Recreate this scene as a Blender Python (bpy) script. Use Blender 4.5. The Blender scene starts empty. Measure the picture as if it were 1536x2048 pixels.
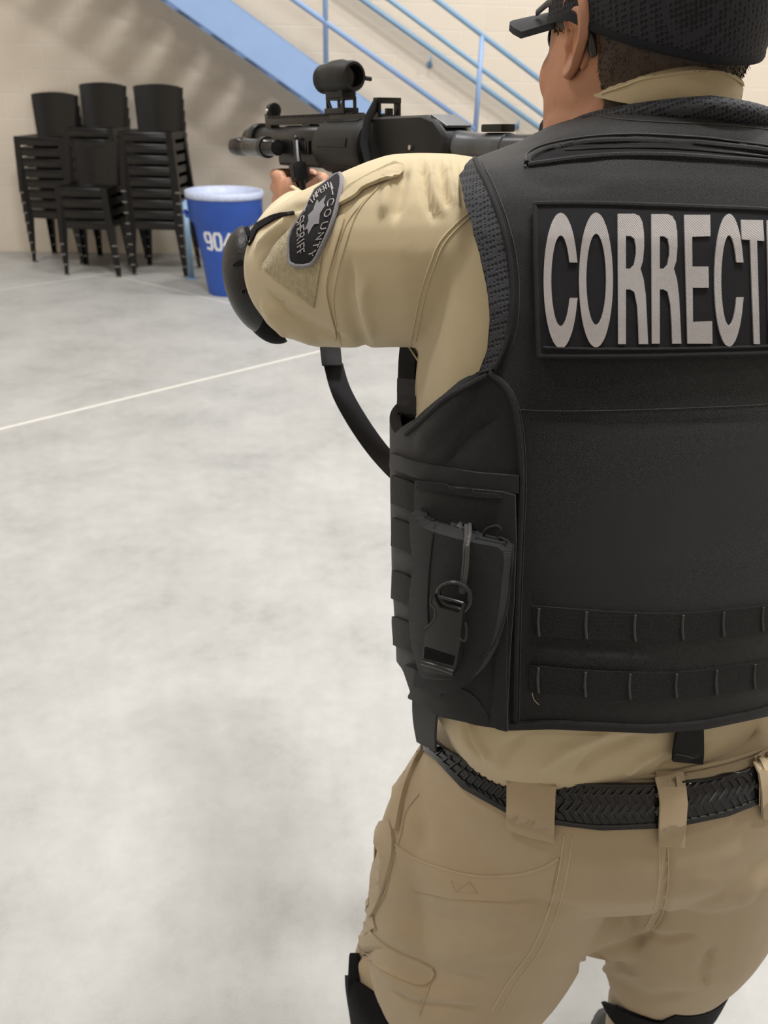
import bpy, bmesh, math, random
import numpy as np
from mathutils import Vector, Matrix
from mathutils.bvhtree import BVHTree
from mathutils.geometry import tessellate_polygon

random.seed(7)
SC = bpy.context.scene
COL = SC.collection

# ------------------------------------------------------------------ camera
TH = math.radians(28.9)          # pitch below the horizon
ROLL = math.radians(1.5)
CAM = Vector((0, 0, 1.55))
FPX = 1536.0                     # focal length for a 1536 px wide frame
cd = bpy.data.cameras.new('camera')
cd.sensor_fit = 'HORIZONTAL'; cd.sensor_width = 36.0; cd.lens = 36.0
cd.clip_start = 0.02; cd.clip_end = 60
cam = bpy.data.objects.new('camera', cd); COL.objects.link(cam)
RC = Matrix.Rotation(math.pi/2 - TH, 3, 'X') @ Matrix.Rotation(ROLL, 3, 'Z')
cam.matrix_world = Matrix.Translation(CAM) @ RC.to_4x4()
cd.dof.use_dof = True; cd.dof.focus_distance = 0.68; cd.dof.aperture_fstop = 13.0
SC.camera = cam

def ray(px, py):
    return (RC @ Vector(((px-768)/FPX, -(py-1024)/FPX, -1.0)))
def PD(px, py, d):               # point at distance d along the optical axis
    return CAM + ray(px, py)*d
def PY(px, py, Y):               # point on the upright plane y = Y
    r = ray(px, py); return CAM + r*(Y/r.y)
def PG(px, py, z=0.0):           # point on the level plane z
    r = ray(px, py); return CAM + r*((z-CAM.z)/r.z)
def PPL(px, py, o, n):           # point on a plane
    r = ray(px, py); return CAM + r*((o-CAM).dot(n)/r.dot(n))

# ------------------------------------------------------------------ view and light
SC.view_settings.view_transform = 'Standard'; SC.view_settings.look = 'None'
SC.view_settings.gamma = 1.0; SC.view_settings.use_curve_mapping = False
SC.view_settings.exposure = 0.0
w = bpy.data.worlds.new('world'); SC.world = w; w.use_nodes = True
w.node_tree.nodes['Background'].inputs[0].default_value = (0.95, 0.97, 1.0, 1)
w.node_tree.nodes['Background'].inputs[1].default_value = 0.09

def area(name, loc, size, power, col, aim=None):
    l = bpy.data.lights.new(name, 'AREA'); l.shape = 'RECTANGLE'
    l.size, l.size_y = size; l.energy = power; l.color = col
    o = bpy.data.objects.new(name, l); COL.objects.link(o); o.location = loc
    d = (Vector(aim) - Vector(loc)) if aim else Vector((0, 0, -1))
    o.rotation_euler = d.to_track_quat('-Z', 'Y').to_euler()
    return o
WARM = (1.0, 0.985, 0.96)
LAMPS = [((-3.6, 1.0, 6.2), 100), ((0.6, 1.2, 6.2), 310), ((5.0, 1.0, 6.2), 100),
         ((-3.6, 5.0, 6.2), 80), ((0.8, 5.2, 6.2), 150), ((5.0, 5.2, 6.2), 230),
         ((-3.6, -3.5, 6.2), 22), ((0.8, -3.5, 6.2), 12), ((5.0, -3.5, 6.2), 22)]
for (lp, pw) in LAMPS:
    area('high_bay_light', lp, (1.2, 0.4), pw, WARM)

# ------------------------------------------------------------------ materials
def new_mat(name):
    m = bpy.data.materials.new(name); m.use_nodes = True
    return m, m.node_tree.nodes, m.node_tree.links, m.node_tree.nodes['Principled BSDF']

def mat(name, col, rough=0.6, metal=0.0, spec=0.5, var=0.0, vscale=8.0, bump=0.0, bscale=60.0,
        sheen=0.0, sss=0.0, trans=0.0):
    m, N, L, b = new_mat(name)
    c = tuple(col)+(1,)
    b.inputs['Base Color'].default_value = c
    b.inputs['Roughness'].default_value = rough
    b.inputs['Metallic'].default_value = metal
    b.inputs['Specular IOR Level'].default_value = spec
    if sheen:
        b.inputs['Sheen Weight'].default_value = sheen; b.inputs['Sheen Roughness'].default_value = 0.4
    if sss:
        b.inputs['Subsurface Weight'].default_value = sss
        b.inputs['Subsurface Radius'].default_value = (0.012, 0.005, 0.003)
    if trans:
        b.inputs['Transmission Weight'].default_value = trans
    tc = N.new('ShaderNodeTexCoord')
    if var:
        n = N.new('ShaderNodeTexNoise'); n.inputs['Scale'].default_value = vscale; n.inputs['Detail'].default_value = 5
        L.new(tc.outputs['Object'], n.inputs['Vector'])
        r = N.new('ShaderNodeMapRange'); r.inputs[1].default_value = 0.3; r.inputs[2].default_value = 0.7
        r.inputs[3].default_value = 1-var; r.inputs[4].default_value = 1+var
        L.new(n.outputs['Fac'], r.inputs[0])
        mx = N.new('ShaderNodeVectorMath'); mx.operation = 'SCALE'
        mx.inputs[0].default_value = c[:3]; L.new(r.outputs[0], mx.inputs['Scale'])
        L.new(mx.outputs[0], b.inputs['Base Color'])
    if bump:
        n2 = N.new('ShaderNodeTexNoise'); n2.inputs['Scale'].default_value = bscale; n2.inputs['Detail'].default_value = 3
        L.new(tc.outputs['Object'], n2.inputs['Vector'])
        bp = N.new('ShaderNodeBump'); bp.inputs['Strength'].default_value = bump; bp.inputs['Distance'].default_value = 0.002
        L.new(n2.outputs['Fac'], bp.inputs['Height']); L.new(bp.outputs[0], b.inputs['Normal'])
    return m

def weave_mat(name, col, col2, scale=900, rough=0.8, strength=0.6, sheen=0.3, ang=0.6, var=0.1, spec=0.3, dist=0.0006, gloss_noise=False):
    """twill / webbing: crossed fine waves drive colour and bump"""
    m, N, L, b = new_mat(name)
    tc = N.new('ShaderNodeTexCoord')
    mp = N.new('ShaderNodeMapping'); mp.inputs['Rotation'].default_value = (0.3, ang, ang)
    L.new(tc.outputs['Object'], mp.inputs['Vector'])
    w1 = N.new('ShaderNodeTexWave'); w1.inputs['Scale'].default_value = scale; w1.bands_direction = 'X'
    w1.inputs['Distortion'].default_value = 0.6
    w2 = N.new('ShaderNodeTexWave'); w2.inputs['Scale'].default_value = scale*0.8; w2.bands_direction = 'Z'
    w2.inputs['Distortion'].default_value = 0.6
    L.new(mp.outputs[0], w1.inputs[0]); L.new(mp.outputs[0], w2.inputs[0])
    mu = N.new('ShaderNodeMath'); mu.operation = 'MULTIPLY'
    L.new(w1.outputs['Fac'], mu.inputs[0]); L.new(w2.outputs['Fac'], mu.inputs[1])
    n = N.new('ShaderNodeTexNoise'); n.inputs['Scale'].default_value = 14; n.inputs['Detail'].default_value = 6
    L.new(tc.outputs['Object'], n.inputs['Vector'])
    mx = N.new('ShaderNodeMix'); mx.data_type = 'RGBA'
    mx.inputs[6].default_value = tuple(col)+(1,); mx.inputs[7].default_value = tuple(col2)+(1,)
    L.new(mu.outputs[0], mx.inputs[0])
    r = N.new('ShaderNodeMapRange'); r.inputs[1].default_value = 0.3; r.inputs[2].default_value = 0.7
    r.inputs[3].default_value = 1-var; r.inputs[4].default_value = 1+var; L.new(n.outputs['Fac'], r.inputs[0])
    vm = N.new('ShaderNodeVectorMath'); vm.operation = 'SCALE'
    L.new(mx.outputs[2], vm.inputs[0]); L.new(r.outputs[0], vm.inputs['Scale'])
    L.new(vm.outputs[0], b.inputs['Base Color'])
    bp = N.new('ShaderNodeBump'); bp.inputs['Strength'].default_value = strength; bp.inputs['Distance'].default_value = dist
    L.new(mu.outputs[0], bp.inputs['Height']); L.new(bp.outputs[0], b.inputs['Normal'])
    b.inputs['Roughness'].default_value = rough; b.inputs['Specular IOR Level'].default_value = spec
    b.inputs['Sheen Weight'].default_value = sheen; b.inputs['Sheen Roughness'].default_value = 0.5
    return m

def mesh_mat(name, col, hole, scale=260, rough=0.7, strength=1.0, spec=0.4):
    """spacer mesh: voronoi cells with dark holes"""
    m, N, L, b = new_mat(name)
    tc = N.new('ShaderNodeTexCoord')
    v = N.new('ShaderNodeTexVoronoi'); v.inputs['Scale'].default_value = scale; v.inputs['Randomness'].default_value = 0.18
    mp = N.new('ShaderNodeMapping'); mp.inputs['Scale'].default_value = (1, 1, 0.8); mp.inputs['Rotation'].default_value = (0, 0.3, 0.2)
    L.new(tc.outputs['Object'], mp.inputs['Vector']); L.new(mp.outputs[0], v.inputs['Vector'])
    r = N.new('ShaderNodeMapRange'); r.inputs[1].default_value = 0.28; r.inputs[2].default_value = 0.45
    L.new(v.outputs['Distance'], r.inputs[0])
    mx = N.new('ShaderNodeMix'); mx.data_type = 'RGBA'
    mx.inputs[6].default_value = tuple(hole)+(1,); mx.inputs[7].default_value = tuple(col)+(1,)
    L.new(r.outputs[0], mx.inputs[0]); L.new(mx.outputs[2], b.inputs['Base Color'])
    bp = N.new('ShaderNodeBump'); bp.inputs['Strength'].default_value = strength; bp.inputs['Distance'].default_value = 0.0015
    L.new(r.outputs[0], bp.inputs['Height']); L.new(bp.outputs[0], b.inputs['Normal'])
    b.inputs['Roughness'].default_value = rough; b.inputs['Specular IOR Level'].default_value = spec
    return m

M = {}
M['blackplastic'] = mat('black_plastic', (0.004, 0.004, 0.0045), 0.28, spec=0.4, bump=0.1, bscale=150)
M['scuffed'] = mat('scuffed_grey_plastic', (0.16, 0.15, 0.14), 0.5, var=0.3, vscale=90)
M['blue_paint'] = mat('blue_paint', (0.27, 0.40, 0.66), 0.45, var=0.03)
M['teal_paint'] = mat('pale_teal_paint', (0.22, 0.36, 0.52), 0.4, var=0.03)
M['tread'] = mat('stair_tread', (0.16, 0.15, 0.14), 0.8)
M['bluecan'] = mat('blue_can_plastic', (0.022, 0.085, 0.42), 0.42, var=0.06, vscale=10)
M['canrim'] = mat('clear_bag_over_rim', (0.50, 0.56, 0.74), 0.35, var=0.15, vscale=60, bump=0.5, bscale=90)
M['white_paint'] = mat('white_stencil_paint', (0.75, 0.76, 0.78), 0.6, var=0.1, vscale=40)
M['lamp_white'] = mat('lamp_housing', (0.7, 0.7, 0.7), 0.5)

# concrete floor
def floor_mat():
    m, N, L, b = new_mat('polished_concrete')
    tc = N.new('ShaderNodeTexCoord')
    n1 = N.new('ShaderNodeTexNoise'); n1.inputs['Scale'].default_value = 2.2; n1.inputs['Detail'].default_value = 9; n1.inputs['Roughness'].default_value = 0.62
    n2 = N.new('ShaderNodeTexNoise'); n2.inputs['Scale'].default_value = 17; n2.inputs['Detail'].default_value = 8; n2.inputs['Roughness'].default_value = 0.7
    n3 = N.new('ShaderNodeTexNoise'); n3.inputs['Scale'].default_value = 420; n3.inputs['Detail'].default_value = 2
    for n in (n1, n2, n3): L.new(tc.outputs['Object'], n.inputs['Vector'])
    a = N.new('ShaderNodeMath'); a.operation = 'MULTIPLY'; a.inputs[1].default_value = 0.55; L.new(n1.outputs['Fac'], a.inputs[0])
    a2 = N.new('ShaderNodeMath'); a2.operation = 'MULTIPLY_ADD'; a2.inputs[1].default_value = 0.3; L.new(n2.outputs['Fac'], a2.inputs[0]); L.new(a.outputs[0], a2.inputs[2])
    a3 = N.new('ShaderNodeMath'); a3.operation = 'MULTIPLY_ADD'; a3.inputs[1].default_value = 0.15; L.new(n3.outputs['Fac'], a3.inputs[0]); L.new(a2.outputs[0], a3.inputs[2])
    cr = N.new('ShaderNodeValToRGB'); e = cr.color_ramp.elements
    e[0].position = 0.34; e[0].color = (0.29, 0.29, 0.283, 1)
    e[1].position = 0.60; e[1].color = (0.43, 0.43, 0.42, 1)
    x = cr.color_ramp.elements.new(0.47); x.color = (0.37, 0.37, 0.362, 1)
    L.new(a3.outputs[0], cr.inputs[0]); L.new(cr.outputs[0], b.inputs['Base Color'])
    rr = N.new('ShaderNodeMapRange'); rr.inputs[3].default_value = 0.35; rr.inputs[4].default_value = 0.6
    L.new(n2.outputs['Fac'], rr.inputs[0]); L.new(rr.outputs[0], b.inputs['Roughness'])
    bp = N.new('ShaderNodeBump'); bp.inputs['Strength'].default_value = 0.25; bp.inputs['Distance'].default_value = 0.002
    L.new(n3.outputs['Fac'], bp.inputs['Height']); L.new(bp.outputs[0], b.inputs['Normal'])
    b.inputs['Specular IOR Level'].default_value = 0.4
    return m
def block_mat():
    m, N, L, b = new_mat('painted_block_wall')
    tc = N.new('ShaderNodeTexCoord')
    mp = N.new('ShaderNodeMapping'); mp.inputs['Rotation'].default_value = (math.pi/2, 0, 0)
    L.new(tc.outputs['Object'], mp.inputs['Vector'])
    br = N.new('ShaderNodeTexBrick')
    br.inputs['Scale'].default_value = 1.0; br.inputs['Brick Width'].default_value = 0.406; br.inputs['Row Height'].default_value = 0.203
    br.inputs['Mortar Size'].default_value = 0.006; br.inputs['Mortar Smooth'].default_value = 0.6
    br.inputs['Color1'].default_value = (0.70, 0.625, 0.53, 1); br.inputs['Color2'].default_value = (0.685, 0.61, 0.515, 1)
    br.inputs['Mortar'].default_value = (0.73, 0.68, 0.60, 1)
    L.new(mp.outputs[0], br.inputs['Vector']); L.new(br.outputs['Color'], b.inputs['Base Color'])
    n = N.new('ShaderNodeTexNoise'); n.inputs['Scale'].default_value = 60; L.new(tc.outputs['Object'], n.inputs['Vector'])
    ad = N.new('ShaderNodeMath'); ad.operation = 'MULTIPLY_ADD'; ad.inputs[1].default_value = -1.0
    L.new(br.outputs['Fac'], ad.inputs[0])
    s = N.new('ShaderNodeMath'); s.operation = 'MULTIPLY'; s.inputs[1].default_value = 0.15; L.new(n.outputs['Fac'], s.inputs[0]); L.new(s.outputs[0], ad.inputs[2])
    bp = N.new('ShaderNodeBump'); bp.inputs['Strength'].default_value = 0.5; bp.inputs['Distance'].default_value = 0.004
    L.new(ad.outputs[0], bp.inputs['Height']); L.new(bp.outputs[0], b.inputs['Normal'])
    b.inputs['Roughness'].default_value = 0.55
    return m
M['floor'] = floor_mat(); M['block'] = block_mat()
M['joint'] = mat('joint_filler', (0.68, 0.66, 0.61), 0.6)
M['ceiling'] = mat('white_ceiling', (0.72, 0.71, 0.69), 0.8)

# ------------------------------------------------------------------ mesh helpers
ORG = {}
def mk(name, V, F, m, parent=None, smooth=False, mats=None, fmat=None, loc=None):
    """one mesh object; V in world metres, stored relative to its parent's base point"""
    org = ORG.get(parent.name, Vector((0, 0, 0))) if parent else (Vector(loc) if loc is not None else Vector((0, 0, 0)))
    me = bpy.data.meshes.new(name)
    me.from_pydata([tuple(Vector(v)-org) for v in V], [], [tuple(f) for f in F])
    me.validate(); me.update()
    for x in (mats if mats else [m]): me.materials.append(x)
    if fmat:
        for p, i in zip(me.polygons, fmat): p.material_index = i
    if smooth:
        for p in me.polygons: p.use_smooth = True
    o = bpy.data.objects.new(name, me); COL.objects.link(o)
    if parent: o.parent = parent
    elif loc is not None: o.location = loc
    ORG[o.name] = org
    return o
def thing(name, label, cat, loc, group=None):
    o = bpy.data.objects.new(name, None); COL.objects.link(o); o.location = loc
    o.empty_display_size = 0.1
    o['label'] = label; o['category'] = cat
    if group: o['group'] = group
    ORG[o.name] = Vector(loc)
    return o
def struct(o): o['kind'] = 'structure'; return o

class B:
    """collects geometry"""
    def __init__(s): s.V = []; s.F = []
    def add(s, V, F):
        k = len(s.V); s.V += [Vector(v) for v in V]; s.F += [tuple(i+k for i in f) for f in F]; return s
    def box(s, c, h, R=None, bev=0.0):
        bm = bmesh.new(); bmesh.ops.create_cube(bm, size=2)
        for v in bm.verts: v.co = Vector((v.co.x*h[0], v.co.y*h[1], v.co.z*h[2]))
        if bev: bmesh.ops.bevel(bm, geom=bm.edges[:]+bm.verts[:], offset=bev, segments=2, affect='EDGES', profile=0.7)
        R = R or Matrix.Identity(3); c = Vector(c)
        bm.verts.index_update()
        s.add([c + R @ v.co for v in bm.verts], [[v.index for v in f.verts] for f in bm.faces]); bm.free(); return s
    def bar(s, a, b, hw, ht, up=(0, 0, 1), bev=0.0):
        a = Vector(a); b = Vector(b); d = (b-a); L = d.length; d.normalize()
        x = d.cross(Vector(up)); x.normalize(); y = x.cross(d)
        R = Matrix((x, y, -d)).transposed() if False else Matrix((x, d, y)).transposed()
        return s.box((a+b)/2, (hw, L/2, ht), R, bev)
    def tube(s, pts, rad, n=12, caps=True, sq=1.0):
        pts = [Vector(p) for p in pts]; m = len(pts)
        rad = rad if isinstance(rad, (list, tuple)) else [rad]*m
        V = []; prev = None
        for i, p in enumerate(pts):
            t = (pts[min(i+1, m-1)]-pts[max(i-1, 0)]).normalized()
            if prev is None:
                x = t.cross(Vector((0, 0, 1)))
                if x.length < 0.1: x = t.cross(Vector((1, 0, 0)))
                x.normalize()
            else:
                x = (prev - t*prev.dot(t)).normalized()
            prev = x; y = t.cross(x)
            r = rad[i]; rx, ry = r if isinstance(r, (tuple, list)) else (r, r)
            for k in range(n):
                a = 2*math.pi*k/n
                V.append(p + x*math.cos(a)*rx + y*math.sin(a)*ry)
        F = [(i*n+k, i*n+(k+1) % n, (i+1)*n+(k+1) % n, (i+1)*n+k) for i in range(m-1) for k in range(n)]
        if caps: F += [tuple(range(n))[::-1], tuple((m-1)*n+k for k in range(n))]
        return s.add(V, F)
    def lathe(s, prof, c=(0, 0, 0), R=None, n=32):
        """prof: (r, h) rings about local z"""
        R = R or Matrix.Identity(3); c = Vector(c); V = []
        for (r, h) in prof:
            for k in range(n):
                a = 2*math.pi*k/n; V.append(c + R @ Vector((r*math.cos(a), r*math.sin(a), h)))
        F = [(i*n+k, i*n+(k+1) % n, (i+1)*n+(k+1) % n, (i+1)*n+k) for i in range(len(prof)-1) for k in range(n)]
        if prof[0][0] > 1e-5: F.append(tuple(range(n))[::-1])
        if prof[-1][0] > 1e-5: F.append(tuple((len(prof)-1)*n+k for k in range(n)))
        return s.add(V, F)
    def loft(s, rings, caps=True, closed=True):
        n = len(rings[0]); V = [v for r in rings for v in r]; m = len(rings)
        kk = n if closed else n-1
        F = [(i*n+k, i*n+(k+1) % n, (i+1)*n+(k+1) % n, (i+1)*n+k) for i in range(m-1) for k in range(kk)]
        if caps: F += [tuple(range(n))[::-1], tuple((m-1)*n+k for k in range(n))]
        return s.add(V, F)
    def obj(s, name, m, parent=None, smooth=False, **k):
        return mk(name, s.V, s.F, m, parent, smooth, **k)

def sm(o, ang=35):
    """smooth shading with hard edges kept sharp"""
    me = o.data
    bm = bmesh.new(); bm.from_mesh(me)
    bmesh.ops.recalc_face_normals(bm, faces=bm.faces[:])
    for f in bm.faces: f.smooth = True
    for e in bm.edges:
        if len(e.link_faces) == 2 and e.calc_face_angle(0) > math.radians(ang): e.smooth = False
    bm.to_mesh(me); bm.free(); return o

# ------------------------------------------------------------------ room
WYAW = math.radians(4.0)     # the far wall turned a little
wd = Vector((math.cos(WYAW), math.sin(WYAW), 0)); wn = Vector((math.sin(WYAW), -math.cos(WYAW), 0))
w0 = PG(100, 504)            # a point at the foot of the far wall
WO = w0 - wd*(w0.x+0.0)/wd.x # wall point at x = 0
def wallbox(name, a, b, z0, z1, th, m):
    a = Vector(a); b = Vector(b); d = (b-a).normalized(); n = Vector((-d.y, d.x, 0))
    V = [a, b, b+n*th, a+n*th]; V = [Vector((v.x, v.y, z)) for z in (z0, z1) for v in V]
    F = [(0, 1, 2, 3), (7, 6, 5, 4), (0, 4, 5, 1), (1, 5, 6, 2), (2, 6, 7, 3), (3, 7, 4, 0)]
    return V, F
CEIL = 6.6
def room():
    A = WO - wd*6.5; Bp = WO + wd*8.0
    C1 = Vector((Bp.x, -6, 0)); D1 = Vector((A.x, -6, 0))
    for nm, a, b in (('wall_back', A, Bp), ('wall_right', Bp, C1), ('wall_front', C1, D1), ('wall_left', D1, A)):
        d = (b-a).normalized(); L = (b-a).length
        V, F = wallbox(nm, (0, 0, 0), (L, 0, 0), 0, CEIL, 0.2, None)
        me = bpy.data.meshes.new(nm); me.from_pydata([tuple(v) for v in V], [], F); me.materials.append(M['block'])
        o = bpy.data.objects.new(nm, me); COL.objects.link(o); o.location = a
        o.rotation_euler = (0, 0, math.atan2(d.y, d.x)); struct(o)
    # floor with its pale filled joints
    b = B(); b.box(((A.x+Bp.x)/2, 2.2, -0.05), ((Bp.x-A.x)/2+0.3, 8.6, 0.05)); fm = [0]*len(b.F)
    for (p, q, wdt, e0, e1) in (((0, 858), (620, 707), 0.011, 1.5, 2.5), ((0, 580), (150, 557), 0.006, 1.0, 6.0), ((250, 556), (433, 600), 0.005, 0.3, 3)):
        P0 = PG(*p); P1 = PG(*q); d = (P1-P0).normalized(); P0 = P0 - d*e0; P1 = P1 + d*e1
        k = len(b.F); b.bar(P0+Vector((0, 0, -0.0045)), P1+Vector((0, 0, -0.0045)), wdt, 0.005); fm += [1]*(len(b.F)-k)
    struct(b.obj('floor', None, mats=[M['floor'], M['joint']], fmat=fm))
    c = B(); c.box(((A.x+Bp.x)/2, 2.2, CEIL+0.05), ((Bp.x-A.x)/2+0.3, 8.6, 0.05)); struct(c.obj('ceiling', M['ceiling']))
room()
for i, (lp, pw) in enumerate(LAMPS):
    t = thing('high_bay_lamp', 'white boxed high bay lamp hanging under the ceiling', 'lamp', (lp[0], lp[1], lp[2]+0.1), 'high bay lamps under the ceiling')
    b = B(); b.box((lp[0], lp[1], lp[2]+0.06), (0.65, 0.24, 0.035), bev=0.01); b.obj('housing', M['lamp_white'], t)
    for sx in (-0.5, 0.5):
        b = B(); b.tube([(lp[0]+sx, lp[1], lp[2]+0.09), (lp[0]+sx, lp[1], CEIL)], 0.006, 6); b.obj('hanger', M['lamp_white'], t)

# ------------------------------------------------------------------ staircase along the far wall
SG = 1.12                    # guard plane's distance from the wall
so = WO + wn*SG
def SP(px, py, off=SG): return PPL(px, py, WO + wn*off, wn)
def stairs():
    t = thing('staircase', 'light blue steel staircase with railing climbing along the block wall', 'staircase', SP(760, 216)+Vector((0, 0, 0)))
    # stringer: bottom edge and top edge measured on the guard plane
    b0, b1 = SP(330, 0), SP(640, 219); t0, t1 = SP(462, 0), SP(752, 213)
    d = ((b1-b0).normalized()+(t1-t0).normalized()).normalized()
    up = (t0-b0); up = up - d*up.dot(d); dep = up.length; up.normalize()
    lo = -2.6; hi = b0.z/ -d.z if d.z else 2
    # run down until the foot meets the floor, up for two metres out of frame
    foot = b0 + d*((b0.z)/(-d.z)); top = b0 - d*2.6
    b = B()
    c0 = top + up*dep/2; c1 = foot + up*dep/2 + d*0.0
    for off, nm in ((0.0, 'stringer'), (-0.98, 'stringer')):
        b = B(); sh = wn*off + (up*(-0.05) if off else Vector((0, 0, 0)))
        b.bar(c0+sh, c1+sh - d*0.25, 0.004, dep/2, up=up)                                   # web
        for s in (1, -1):
            e = up*(dep/2-0.006)*s
            b.bar(c0+sh+e-wn*0.03*(1 if off == 0 else -1), c1+sh+e-wn*0.03*(1 if off == 0 else -1) - d*0.25, 0.034, 0.006, up=up)
        b.obj('stringer', M['blue_paint'], t)
    # treads between the stringers
    n = 0; z = c0.z
    run = 0.28; rise = run*(-d.z)/math.hypot(d.x, d.y)
    hd = Vector((d.x, d.y, 0)).normalized()
    p = c0.copy() - Vector((0, 0, 0.02))
    while p.z > 0.1 and n < 40:
        b = B(); b.box(p - wn*0.49, (run*0.42, 0.465, 0.02), Matrix((hd, hd.cross(Vector((0, 0, 1)))*-1, Vector((0, 0, 1)))).transposed())
        b.obj('tread', M['tread'], t); p = p + hd*run - Vector((0, 0, rise)); n += 1
    # guard: rails and posts
    def line(pa, pb, off, r, nm, mm, ext0=2.3, ext1=0.0):
        a, c = SP(*pa, off), SP(*pb, off); dd = (c-a).normalized()
        b = B(); b.tube([a-dd*ext0, c+dd*ext1], r, 12); o = b.obj(nm, mm, t, smooth=True); return a, c, dd
    aA = line((589, 0), (950, 259), SG, 0.021, 'guard_rail', M['blue_paint'])
    line((780, 0), (1077, 223), SG, 0.019, 'guard_rail', M['teal_paint'], ext1=1.6)
    aD = line((874, 0), (1077, 157), SG, 0.021, 'guard_rail', M['teal_paint'], ext1=1.6)
    def at_x(seg, px):           # point of a rail seen at pixel column px
        a, c, dd = seg; best = None
        for k in range(-2300, 2500):
            q = a + dd*(k*0.001); l = RC.transposed() @ (q-CAM); x = 768 + FPX*l.x/-l.z
            if best is None or abs(x-px) < best[0]: best = (abs(x-px), q)
        return best[1]
    pl = at_x(aA, 951); pu = at_x(aD, 964)
    b = B(); b.tube([Vector((pl.x, pl.y, pl.z-0.02)), Vector((pl.x, pl.y, at_x(aD, 964).z))], 0.021, 12); b.obj('post', M['blue_paint'], t, smooth=True)
    q = SP(652, 128)
    b = B(); b.tube([q, Vector((q.x, q.y, q.z+1.55))], 0.021, 12); b.obj('post', M['blue_paint'], t, smooth=True)
    b = B(); b.tube([Vector((pl.x, pl.y, pl.z)), Vector((pl.x, pl.y, 0)) + Vector((0, 0, 0))], 0.021, 12) if False else None
    # wall handrail on brackets
    hr = thing('handrail', 'teal blue handrail held on brackets to the block wall above the stairs', 'handrail', SP(726, 0, 0.09))
    a, c = SP(726, 0, 0.09), SP(1077, 254, 0.09); dd = (c-a).normalized()
    b = B(); b.tube([a-dd*2.0, c+dd*1.6], 0.024, 14); b.obj('rail', M['teal_paint'], hr, smooth=True)
    for px, py in ((862, 110), (1038, 237)):
        p = SP(px, py, 0.09); wv = p - wn*0.088 + Vector((0, 0, -0.075))
        b = B(); b.tube([p, p+Vector((0, 0, -0.05)), wv], 0.008, 8); b.lathe([(0.03, 0), (0.03, 0.008), (0.0, 0.012)], wv, Matrix((Vector((0, 0, 1)).cross(wn), Vector((0, 0, 1)), wn)).transposed(), 20)
        b.obj('bracket', M['teal_paint'], hr, smooth=True)
stairs()

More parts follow.
